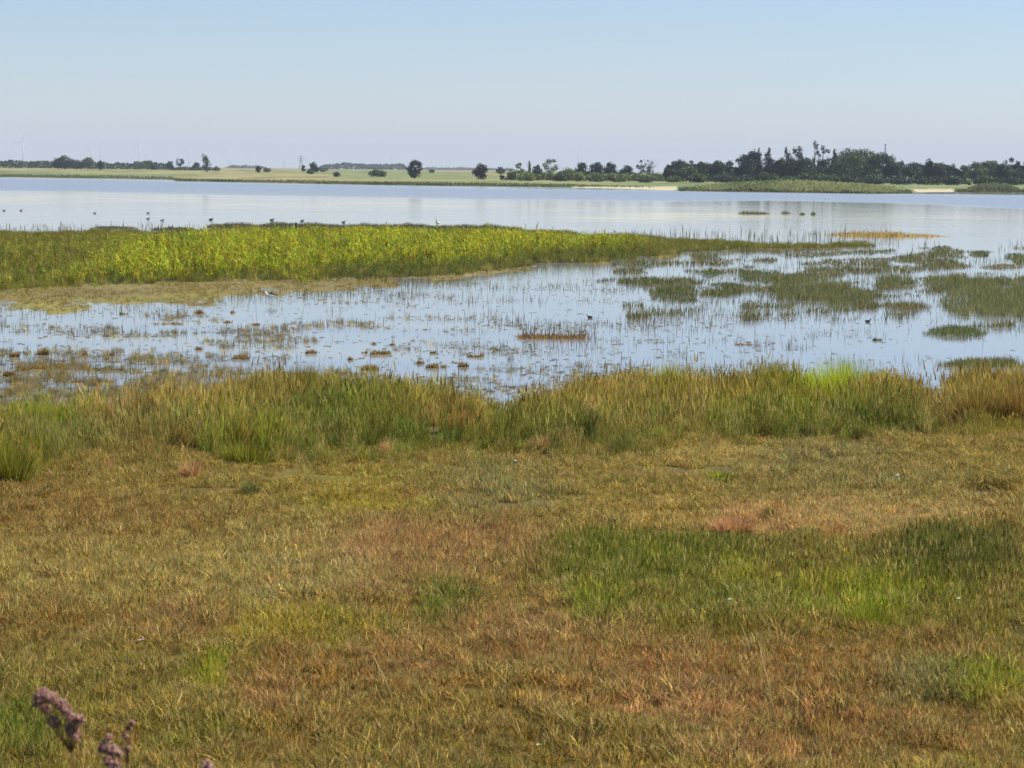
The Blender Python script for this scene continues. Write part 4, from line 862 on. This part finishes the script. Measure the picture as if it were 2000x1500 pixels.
# ------------------------------------------------------------------ trees
def horizon(u): return 332.5 + (u - 1000) * ROLL
def tree(u, ytop, wpx, d, kind, col, label, cat='tree', group=None, seed=None, dens=1.0, lean=0.0, name=None):
    r = np.random.default_rng(seed or int(u * 13 + ytop))
    rr = ray(u, horizon(u)); x0 = rr[0] / rr[1] * d; y0 = d
    z0 = float(max(Z(np.array([x0]), np.array([y0]))[0], .05)); m = d / FPX
    H = (horizon(u) - ytop) * m + EYE - z0; W = wpx * m / 2 * {'spire': 2.0, 'open': 1.3, 'dead': 1.2, 'vase': 1.2, 'dome': 1.2}.get(kind, 1.32 if wpx < 30 else 1.45)
    e = empty(name or {'bush': 'shrub', 'spire': 'poplar_tree', 'dead': 'bare_tree'}.get(kind, 'broadleaf_tree'), (x0, y0, z0)); tag(e, label, cat, group)
    lobes = []   # x, y, z, rx, ry, rz
    if kind in ('round', 'dome'):
        lo = .08 if kind == 'round' else .02
        nl = int(9 + W * 1.2)
        for i in range(nl):
            a = r.uniform(0, 6.28); t = r.random(); zz = H * (lo + .12 + (.72 - lo) * t); ww = W * math.sqrt(max(.08, 1 - ((t - .35) / .75) ** 2)) * .62
            rad = r.uniform(.26, .42) * min(W, H * .6); lobes.append((ww * math.cos(a), ww * .8 * math.sin(a), zz, rad, rad, rad * .8))
        lobes.append((0, 0, H * .5, W * .66, W * .6, H * .42)); lobes.append((0, 0, H * .82, W * .4, W * .4, H * .17)); lobes.append((0, 0, H * .28, W * .8, W * .7, H * .26))
    elif kind == 'spire':
        for i in range(7):
            t = i / 6; q = W * (1 - t) ** .6 * .8 + W * .22; lobes.append((r.normal(0, W * .12) + lean * t * W, r.normal(0, W * .1), H * (.12 + .8 * t), q, q, H * .12))
    elif kind == 'bush':
        for i in range(int(5 + W * 1.0)):
            a = r.uniform(0, 6.28); q = math.sqrt(r.random()) * .7; rad = r.uniform(.3, .5) * min(W, H); lobes.append((W * q * math.cos(a), W * .7 * q * math.sin(a), H * (.25 + .4 * (1 - q * q) * r.random()), rad, rad, rad * .8))
        lobes.append((0, 0, H * .4, W * .8, W * .6, H * .5))
    elif kind == 'open':
        for i in range(8):
            a = r.uniform(0, 6.28); t = r.uniform(.35, .92); q = r.uniform(.3, .85); rad = r.uniform(.2, .34) * W * 1.1; lobes.append((W * q * math.cos(a), W * .6 * q * math.sin(a), H * t, rad, rad, rad * 1.1))
        lobes.append((0, 0, H * .9, W * .3, W * .3, H * .1))
    elif kind == 'vase':
        for i in range(9):
            a = r.uniform(-1, 1); t = r.uniform(.4, .95); lobes.append((W * (.15 + a * .85 * t), r.normal(0, W * .2), H * t, W * .24, W * .24, H * .12))
        lobes.append((-W * .2, 0, H * .55, W * .4, W * .35, H * .42)); lobes.append((-W * .15, 0, H * .22, W * .4, W * .35, H * .2))
    elif kind == 'dead':
        for i in range(7): lobes.append((r.normal(0, W * .45), r.normal(0, W * .3), H * r.uniform(.35, .9), W * .2, W * .2, H * .07))
        lobes.append((0, 0, H * .25, W * .5, W * .4, H * .2))
    L_ = np.array(lobes)
    leaf = .36 * max(1.0, d / 1000) * (1.0 if kind != 'dead' else .7)
    area = (L_[:, 3] * L_[:, 5]) / leaf ** 2
    cnt = np.clip(area * {'dead': 1.8, 'vase': 5.0, 'open': 7.0}.get(kind, 8.5) * dens, 25, 900).astype(int)
    li = np.repeat(np.arange(len(L_)), cnt); n = len(li)
    dirn = r.normal(0, 1, (n, 3)); dirn /= np.linalg.norm(dirn, axis=1)[:, None]
    rad = r.random(n) ** (1 / 2.2) * (1 + .12 * r.normal(0, 1, n))
    c = L_[li, :3] + dirn * rad[:, None] * L_[li, 3:6]
    c[:, 2] = np.maximum(c[:, 2], .1)
    k = c[:, 2] < H * 1.02; c = c[k]; li = li[k]; n = len(c)
    t1 = r.normal(0, 1, (n, 3)); t1 /= np.linalg.norm(t1, axis=1)[:, None]; t2 = np.cross(t1, r.normal(0, 1, (n, 3))); t2 /= np.linalg.norm(t2, axis=1)[:, None]
    s = (leaf * r.uniform(.5, 1.2, n))[:, None]
    V = np.stack([c - t1 * s, c + t2 * s * .55, c + t1 * s, c - t2 * s * .55], 1).reshape(-1, 3)
    lc = np.clip(1 + r.normal(0, .2, len(L_)), .6, 1.5)[li]
    cc = vary(np.tile(col, (n, 1)) * lc[:, None], .22, 0.0, int(u))
    mesh_np('crown', V, np.arange(n * 4).reshape(-1, 4), M_LEAF, np.repeat(cc, 4, 0), e)
    tk = Geo(); bc = C(92, 82, 72, .8); tr = max(.12, H * .022)
    top = np.array([lean * W * .5, 0, H * .8])
    tk.tube([[0, 0, -.3], [.1, 0, H * .2], top * .5 + [.05, 0, H * .05], top], [tr * 1.3, tr, tr * .7, tr * .2], 7, bc)
    for i in range(6 if kind in ('open', 'vase', 'dead') else 4):
        q = L_[(i * 2) % len(L_)]; t0 = r.uniform(.12, .45); p0 = np.array([lean * W * .25 * t0, 0, H * t0])
        tk.tube([p0, p0 * .5 + q[:3] * .5 + [0, 0, -.03 * H], q[:3]], [tr * .5, tr * .32, tr * .1], 5, bc)
    if kind == 'dead':
        for i in range(26):
            p0 = np.array([r.normal(0, W * .12), 0, H * r.uniform(.25, .6)]); p1 = np.array([r.normal(0, W * .55), r.normal(0, W * .3), H * r.uniform(.6, 1.0)]); tk.tube([p0, (p0 + p1) / 2 + [0, 0, .02 * H], p1], [tr * .35, tr * .22, tr * .08], 4, bc)
    tk.build('trunk', M_BARK, e)
    return e
D0 = C(54, 64, 50, .8); D1 = C(72, 86, 60, .85); G0 = C(92, 108, 60, .9); G1 = C(116, 132, 78, .9); Y1 = C(136, 146, 88, .9)
GL = 'trees and bushes on the far left shore'; GM = 'single trees on the middle of the far shore'; GR = 'trees of the wood on the right shore'; GS = 'shrubs in front of the wood'; GI = 'trees and bushes right of the middle of the far shore'
TREES = [
 (126, 304, 40, 1400, 'round', D0, 'dark round tree, largest on the far left shore', GL), (150, 311.5, 30, 1430, 'round', D0, 'dark tree leaning against the largest left one, lower on its right', GL),
 (172, 307, 22, 1500, 'round', G0, 'greyish round tree right of the dark pair at left', GL), (196, 311.5, 10, 1300, 'round', D0, 'narrow little dark tree right of the greyish one', GL),
 (268, 315, 22, 1600, 'round', G0, 'left half of the pale flat topped tree pair at left', GL), (288, 313, 26, 1600, 'round', G0, 'right, taller half of the pale flat topped pair at left', GL),
 (300, 320, 16, 1500, 'bush', D0, 'dark bush under the pale flat topped pair', GL), (331, 314.5, 14, 1500, 'round', D1, 'small rounded tree left of the leaning umbrella tree', GL),
 (353, 309.5, 17, 1450, 'open', D0, 'umbrella shaped tree leaning right at far left shore', GL), (383, 316.5, 15, 1450, 'dome', D1, 'low domed tree just left of the vase shaped tree', GL),
 (404, 300.5, 27, 1200, 'vase', D1, 'tall vase shaped tree with a fanned right side', GL), (422, 323, 12, 1400, 'bush', G0, 'tiny bush right of the vase shaped tree', GL), (60, 316, 20, 1700, 'bush', G1, 'faint pale tree standing over the far left hedge', GL), (90, 318, 26, 1650, 'bush', G0, 'low hedge tree left of the largest dark round tree', GL),
 (505, 323, 10, 1250, 'round', D0, 'tiny dark tree alone left of the middle', GM), (522, 325.5, 12, 1300, 'bush', G0, 'tiny pale bush right of the lone tiny dark tree', GM), (592, 322, 9, 1400, 'dome', D0, 'tiny ball shaped tree under the pylon', GM), (613, 316, 19, 1250, 'dome', D0, 'dark ball shaped tree right of the pylon', GM),
 (606, 328, 14, 1150, 'bush', G0, 'green bush at the left foot of the ball shaped tree', GM), (632, 325, 14, 1400, 'bush', G0, 'low grey bush right of the ball shaped tree', GM), (737, 327, 26, 1000, 'bush', G0, 'wide grey green bush alone in the middle meadow', GM), (658, 334, 14, 960, 'bush', D1, 'low dark bush in the meadow below the distant wood', GM),
 (810, 311, 31, 900, 'dome', D0, 'dark round tree standing alone in the middle meadow', GM), (938, 318.5, 29, 870, 'dome', D0, 'dark round tree with light gaps right of the lone one', GM), (978, 325.5, 20, 1300, 'dome', D1, 'low domed tree at the left start of the shrubs', GM), (843, 329, 10, 1400, 'bush', G0, 'faint small bush right of the lone dark round tree', GM), (980, 339, 9, 860, 'bush', D1, 'tiny dark bush under the low domed tree', GM),
 (1000, 327, 20, 850, 'bush', G1, 'pale bush at the left end of the shrub row', GI), (1016, 318, 18, 860, 'open', G1, 'slim pale tree at the left of the shrub row', GI), (1034, 311, 10, 880, 'dead', G0, 'thin sapling rising over the shrub row', GI), (1050, 321, 22, 900, 'dome', D0, 'dark domed tree in the left of the shrub row', GI),
 (1076, 310.5, 30, 850, 'open', G1, 'tallest light green tree of the shrub row', GI), (1108, 324, 30, 850, 'bush', G1, 'broad light green bush right of the tallest light tree', GI), (1030, 332, 34, 800, 'bush', Y1, 'yellowish bush low in front of the dark domed tree', GI), (1095, 333, 30, 800, 'bush', G0, 'green bush low in front of the light green trees', GI),
 (1138, 316, 26, 900, 'round', D0, 'leftmost of the dark round trees mid right', GI), (1166, 317, 28, 900, 'round', D0, 'second of the dark round trees mid right, slightly lower', GI), (1191, 316, 28, 900, 'round', D0, 'third of the dark round trees mid right, the roundest', GI), (1224, 322, 28, 880, 'round', D0, 'dark tree after the small gap, mid right', GI),
 (1130, 332, 26, 800, 'bush', Y1, 'yellow green bush before the leftmost dark round tree', GI), (1165, 334, 30, 790, 'bush', G1, 'light green bush before the second dark round tree', GI), (1212, 336, 40, 790, 'bush', G1, 'wide low bush before the dark tree after the gap', GI),
 (1252, 311, 18, 880, 'open', D1, 'upright ragged tree left of the bare topped one', GI), (1268, 308, 26, 890, 'dead', D1, 'bare topped tree with fanned twigs', GI), (1260, 338, 34, 780, 'bush', G1, 'low green bush at the foot of the bare topped tree', GI), (1287, 336, 18, 860, 'bush', D1, 'low dark bush in the gap left of the wood', GI), (1300, 326, 12, 880, 'round', D0, 'narrow dark tree at the left end of the wood', GR),
 (1325, 311, 34, 880, 'round', D1, 'pointed dark tree at the left of the wood', GR), (1351, 313, 20, 890, 'open', D1, 'open crowned tree second in the wood from left', GR), (1340, 325, 46, 820, 'round', G0, 'grey green tree in front of the open crowned one', GR), (1378, 316, 30, 890, 'round', D1, 'dense tree third in the wood from left', GR),
 (1402, 314, 40, 880, 'round', D1, 'broad flat topped tree left of the tall dark group', GR), (1426, 311.5, 18, 870, 'round', D1, 'narrow tree touching the tall dark group', GR), (1365, 334, 36, 800, 'bush', G0, 'rounded bush in front of the third tree', GS), (1410, 337, 46, 800, 'bush', D1, 'wide bush in front of the flat topped tree', GS),
 (1452, 300, 30, 880, 'round', D0, 'left shoulder of the tall dark group', GR), (1470, 291, 34, 900, 'round', D0, 'bulky crown top of the tall dark group', GR), (1482, 289, 10, 890, 'spire', D0, 'pointed tip rising from the bulky crown', GR), (1500, 290, 14, 900, 'spire', D0, 'first slender spire right of the bulky crown', GR), (1506, 306, 22, 880, 'round', D0, 'dark filling tree below the first slender spire', GR),
 (1526, 306, 26, 880, 'round', D0, 'dark tree left of the second tall spire', GR), (1538, 288, 15, 890, 'spire', D0, 'second tall spire, the sharpest one', GR), (1548, 305, 24, 880, 'round', D1, 'rounded tree right of the sharpest spire', GR), (1560, 285, 34, 900, 'open', D0, 'open crowned tall tree with sky showing through', GR),
 (1590, 274, 20, 910, 'open', D0, 'tallest tree of the wood, thin top above all', GR), (1606, 283, 24, 900, 'open', D0, 'ragged tree leaning right beside the tallest one', GR), (1575, 308, 36, 880, 'round', D1, 'dense lower tree under the tallest one', GR), (1608, 309, 28, 870, 'round', D1, 'dense low tree between tallest tree and big dome', GR), (1629, 291, 11, 880, 'spire', D0, 'small dark spire at the left edge of the big dome', GR),
 (1655, 289, 62, 890, 'round', G0, 'left part of the big olive dome, highest point', GR), (1690, 290, 66, 900, 'round', G0, 'middle part of the big olive dome', GR), (1722, 296, 50, 890, 'round', D1, 'right shoulder of the big olive dome', GR), (1640, 312, 46, 850, 'round', D1, 'lower tree in front left of the big dome', GR), (1690, 320, 60, 840, 'round', D1, 'lower tree in front of the big dome', GR),
 (1745, 318, 34, 860, 'round', D0, 'dark pointed tree at the right foot of the big dome', GR), (1760, 312, 20, 900, 'round', D1, 'small round top just right of the big dome', GR), (1785, 316, 44, 890, 'round', D1, 'even green tree between big dome and dark knob', GR), (1814, 309, 20, 880, 'round', D0, 'dark knob shaped top standing over the right wood', GR), (1835, 317, 34, 880, 'round', D1, 'tree right of the dark knob', GR),
 (1860, 319, 24, 870, 'round', D0, 'dark rounded tree left of the right rise', GR), (1882, 322, 26, 870, 'round', D1, 'low tree in the dip of the right wood', GR), (1906, 315, 44, 880, 'round', G0, 'left of the two broad trees on the right rise', GR), (1938, 313, 44, 890, 'round', G0, 'right of the two broad trees on the right rise', GR), (1976, 308, 22, 880, 'open', D0, 'ragged dark tree top near the right edge', GR),
 (1962, 318, 34, 860, 'round', D1, 'dense tree below the ragged top near the right edge', GR), (1985, 330, 30, 840, 'round', D1, 'low tree in the gap at the right edge', GR), (2003, 312, 18, 870, 'round', D0, 'tree cut by the right edge of the picture', GR), (2040, 316, 50, 880, 'round', D1, 'first tree beyond the right edge', GR), (2090, 312, 50, 880, 'round', D0, 'second tree beyond the right edge', GR),
 (1455, 340, 40, 790, 'bush', D1, 'low shrub at the foot of the bulky crown', GS), (1500, 334, 34, 800, 'bush', G0, 'pale grey shrub before the first spires', GS), (1535, 342, 36, 780, 'bush', G0, 'low pale shrub before the sharpest spire', GS), (1570, 336, 34, 800, 'bush', G0, 'rounded shrub below the open crowned tall tree', GS),
 (1605, 336, 38, 800, 'bush', G0, 'rounded shrub below the dense low tree', GS), (1645, 338, 44, 800, 'bush', D1, 'dark shrub before the left part of the dome', GS), (1700, 340, 60, 790, 'bush', D1, 'long dark shrub before the middle of the dome', GS), (1760, 340, 60, 780, 'bush', D1, 'long dark shrub at the right foot of the dome', GS),
 (1820, 342, 60, 780, 'bush', D1, 'dark shrub below the dark knob', GS), (1893, 345, 16, 740, 'bush', Y1, 'pale rounded shrub standing out at the right', GS), (1862, 340, 40, 780, 'bush', D1, 'dark shrub left of the pale rounded one', GS), (1925, 340, 44, 770, 'bush', G0, 'green shrub below the right rise', GS), (1975, 345, 50, 760, 'bush', D1, 'dark shrub at the right end of the wood foot', GS), (1320, 342, 34, 800, 'bush', G1, 'light shrub at the left foot of the wood', GS)]
for t in TREES:
    u, yt, wp, d, kd, col, lb, grp = t
    tree(u, yt, wp, d, kd, col, lb, 'shrub' if kd == 'bush' else 'tree', grp)

# low hedge at far left and distant woods on the plain (read as one mass)
def wood(name, u0, u1, d, hpx, n, col, label, seed):
    r = np.random.default_rng(seed); m = d / FPX
    u = r.uniform(u0, u1, n); prof = hpx * (.45 + .9 * fbm(u * .05, np.full(n, d * .01), seed, 4)) * sst(u0, u0 + 14, u) * sst(u1, u1 - 14, u)
    zt = r.random(n) ** .8 * prof * m
    rr = ray(u, horizon(u)); y = d * (1 + r.uniform(-.01, .02, n)); x = rr[:, 0] / rr[:, 1] * y
    z0 = np.maximum(Z(x, y), 0); c = np.stack([x, y, z0 + zt], 1)
    t1 = r.normal(0, 1, (n, 3)); t1 /= np.linalg.norm(t1, axis=1)[:, None]; t2 = np.cross(t1, r.normal(0, 1, (n, 3))); t2 /= np.linalg.norm(t2, axis=1)[:, None]
    s = (2.6 * m * r.uniform(.6, 1.4, n))[:, None]
    V = np.stack([c - t1 * s, c + t2 * s * .7, c + t1 * s, c - t2 * s * .7], 1).reshape(-1, 3)
    o = mesh_np(name, V, np.arange(n * 4).reshape(-1, 4), M_LEAF, np.repeat(vary(np.tile(col, (n, 1)), .2, 0, seed), 4, 0)); tag(o, label=label, kind='stuff')
wood('far_hedge', -250, 345, 1550, 13, 5200, D1, 'dark hedge along the far left shore', 601)
wood('far_hedge', 330, 425, 1450, 6, 700, D1, 'low end of the hedge under the vase shaped tree', 602)
wood('distant_wood', -300, 160, 3200, 11, 2600, D0, 'blue dark distant wood at the far left', 603)
wood('distant_wood', 620, 800, 3600, 10, 1500, D0, 'blue distant wood on the middle of the plain', 604)
wood('distant_wood', 440, 520, 4200, 5, 400, D1, 'faint distant wood left of the middle', 605)
wood('distant_wood', 820, 1010, 5200, 4, 900, D1, 'faint thin distant wood on the horizon', 606)
wood('scrub', 985, 1300, 860, 15, 5200, G0, 'low green scrub closing the gaps between the bushes right of the middle', 608)
wood('wood_undergrowth', 1290, 2150, 900, 34, 30000, D0, 'dark undergrowth closing the gaps inside the right hand wood', 607)

# ------------------------------------------------------------------ wind turbines, pylon, mast
def turbine(u, yhub, d, phase, label, white=.6):
    rr = ray(u, horizon(u)); x0 = rr[0] / rr[1] * d; z0 = 2.6; hub = (horizon(u) - yhub) * d / FPX + EYE - z0; s = hub / 110
    e = empty('wind_turbine', (x0, d, z0)); tag(e, label, 'wind turbine', 'wind turbines on the horizon'); w3 = (white,) * 3
    g_ = Geo(); g_.tube([[0, 0, -1], [0, 0, hub * .5], [0, 0, hub]], [3.4 * s, 2.8 * s, 2.0 * s], 10, w3); g_.build('tower', M_PAINT, e)
    g_ = Geo(); g_.tube([[0, -6 * s, hub + 1], [0, -4 * s, hub + 1.4], [0, 6 * s, hub + 1.4], [0, 8 * s, hub + 1]], [1.2 * s, 3.0 * s, 3.0 * s, 1.8 * s], 10, w3); g_.build('nacelle', M_PAINT, e)
    for k in range(3):
        a = phase + k * 2.0944; dx, dz = math.sin(a), math.cos(a); px, pz = dz, -dx; Vv = []
        for (t, w_) in ((.03, 1.6), (.15, 3.2), (.5, 2.2), (1, .6)):
            q = 52 * s * t
            for (sx, sy) in ((-1, 0), (0, .5), (1, 0), (0, -.5)): Vv.append([dx * q + px * sx * w_ * s * .6, -6.5 * s + sy * s, hub + 1 + dz * q + pz * sx * w_ * s * .6])
        Q = [[i * 4 + j, i * 4 + (j + 1) % 4, i * 4 + 4 + (j + 1) % 4, i * 4 + 4 + j] for i in range(3) for j in range(4)] + [[12, 13, 14, 15]]
        g_ = Geo(); g_.add(Vv, Q, None, w3); g_.build('rotor_blade', M_PAINT, e)
TB = [(45, 277, 11500, .3, 'nearest white turbine at the far left'), (18, 292, 16000, 1.1, 'faint turbine left of the nearest white one'), (165, 291, 15000, .5, 'faint turbine above the gap left of the narrow dark tree'), (178, 284, 14000, 1.6, 'taller faint turbine above the greyish round tree'),
      (196, 287, 14500, .9, 'faint turbine straight above the narrow dark tree'), (272, 284, 12500, .2, 'second white turbine, above the pale flat topped pair'), (286, 291, 15500, 1.3, 'faint turbine right of the second white one'), (345, 292, 15000, .7, 'faint turbine above the umbrella shaped tree'),
      (369, 290, 15000, 1.9, 'faint turbine above the low domed tree at left'), (448, 294, 14500, .1, 'faint white turbine right of the vase shaped tree'), (487, 300, 17000, .8, 'faint turbine above the meadow left of the lone tiny tree'), (555, 294, 15500, .4, 'faint turbine left of the pylon'),
      (725, 305, 16000, .6, 'faint turbine left of the distant middle wood edge'), (741, 303, 15500, 1.5, 'faint turbine above the wide grey green bush'), (765, 301, 15000, .9, 'faint turbine above the right of the distant middle wood'), (797, 303, 15500, .2, 'faint turbine just left of the lone dark round tree'),
      (845, 306, 16000, 1.2, 'first faint turbine right of the lone dark round tree'), (863, 309, 17000, .3, 'second faint turbine right of the lone dark round tree'), (894, 305, 16000, .8, 'faint turbine midway between the two dark round trees'), (912, 308, 16500, 1.7, 'faint turbine left of the second dark round tree'),
      (952, 310, 16500, .5, 'faint turbine right of the second dark round tree'), (1130, 296, 15500, .5, 'faint turbine above the left dark trees mid right')]
for t in TB: turbine(*t)
def lattice(u, ytop, d, w0, label, name, cat, arms):
    rr = ray(u, horizon(u)); x0 = rr[0] / rr[1] * d; z0 = float(max(Z(np.array([x0]), np.array([d]))[0], 0)); H = (horizon(u) - ytop) * d / FPX + EYE - z0
    e = empty(name, (x0, d, z0)); tag(e, label, cat); col = (.16, .16, .17); g_ = Geo(); tw = w0 * .18
    for sx in (-1, 1):
        for sy in (-1, 1): g_.tube([[sx * w0 / 2, sy * w0 / 2, -.2], [sx * tw / 2, sy * tw / 2, H]], [w0 * .06, w0 * .045], 4, col)
    g_.build('legs', M_PAINT, e); g_ = Geo(); n = 9
    for i in range(n):
        a, b = i / n, (i + 1) / n; wa, wb = w0 + (tw - w0) * a, w0 + (tw - w0) * b
        for sy in (-1, 1):
            s = 1 if i % 2 else -1; g_.tube([[-s * wa / 2, sy * wa / 2, H * a], [s * wb / 2, sy * wb / 2, H * b]], w0 * .03, 4, col); g_.tube([[sy * wa / 2, -s * wa / 2, H * a], [sy * wb / 2, s * wb / 2, H * b]], w0 * .03, 4, col)
    g_.build('bracing', M_PAINT, e)
    for (t, w_) in arms:
        g_ = Geo(); g_.tube([[-w_, 0, H * t], [0, 0, H * t + w0 * .15], [w_, 0, H * t]], [w0 * .03, w0 * .08, w0 * .03], 4, col); g_.build('cross_arm', M_PAINT, e)
lattice(588, 304, 3800, 5, 'thin grey pylon left of the ball shaped tree', 'pylon', 'pylon', [(.9, 5), (.75, 6.5), (.6, 5)])
lattice(1728, 281, 950, 1.3, 'thin radio mast rising behind the big olive dome', 'radio_mast', 'mast', [(.96, .6)])

# ------------------------------------------------------------------ haze
hm = bpy.data.materials.new('air'); hm.use_nodes = True; hn = hm.node_tree; hn.nodes.clear()
ho = hn.nodes.new('ShaderNodeOutputMaterial'); pv = hn.nodes.new('ShaderNodeVolumePrincipled')
pv.inputs['Color'].default_value = (0.535, 0.605, 0.725, 1); pv.inputs['Density'].default_value = HAZE_DENSITY; pv.inputs['Anisotropy'].default_value = 0.0
hn.links.new(pv.outputs[0], ho.inputs['Volume'])
bx0, bx1, by0, by1, bz0, bz1 = -27000, 27000, -200, 26000, -8.5, 260
V = [(x, y, z) for x in (bx0, bx1) for y in (by0, by1) for z in (bz0, bz1)]
Q = [(0, 1, 3, 2), (4, 6, 7, 5), (0, 4, 5, 1), (2, 3, 7, 6), (0, 2, 6, 4), (1, 5, 7, 3)]
hz = mesh_np('haze', V, np.array(Q), hm); tag(hz, kind='stuff')
print('TRIS', sum(len(o.data.loop_triangles) if o.data.loop_triangles else len(o.data.polygons) * 2 for o in SC.objects if o.type == 'MESH'))
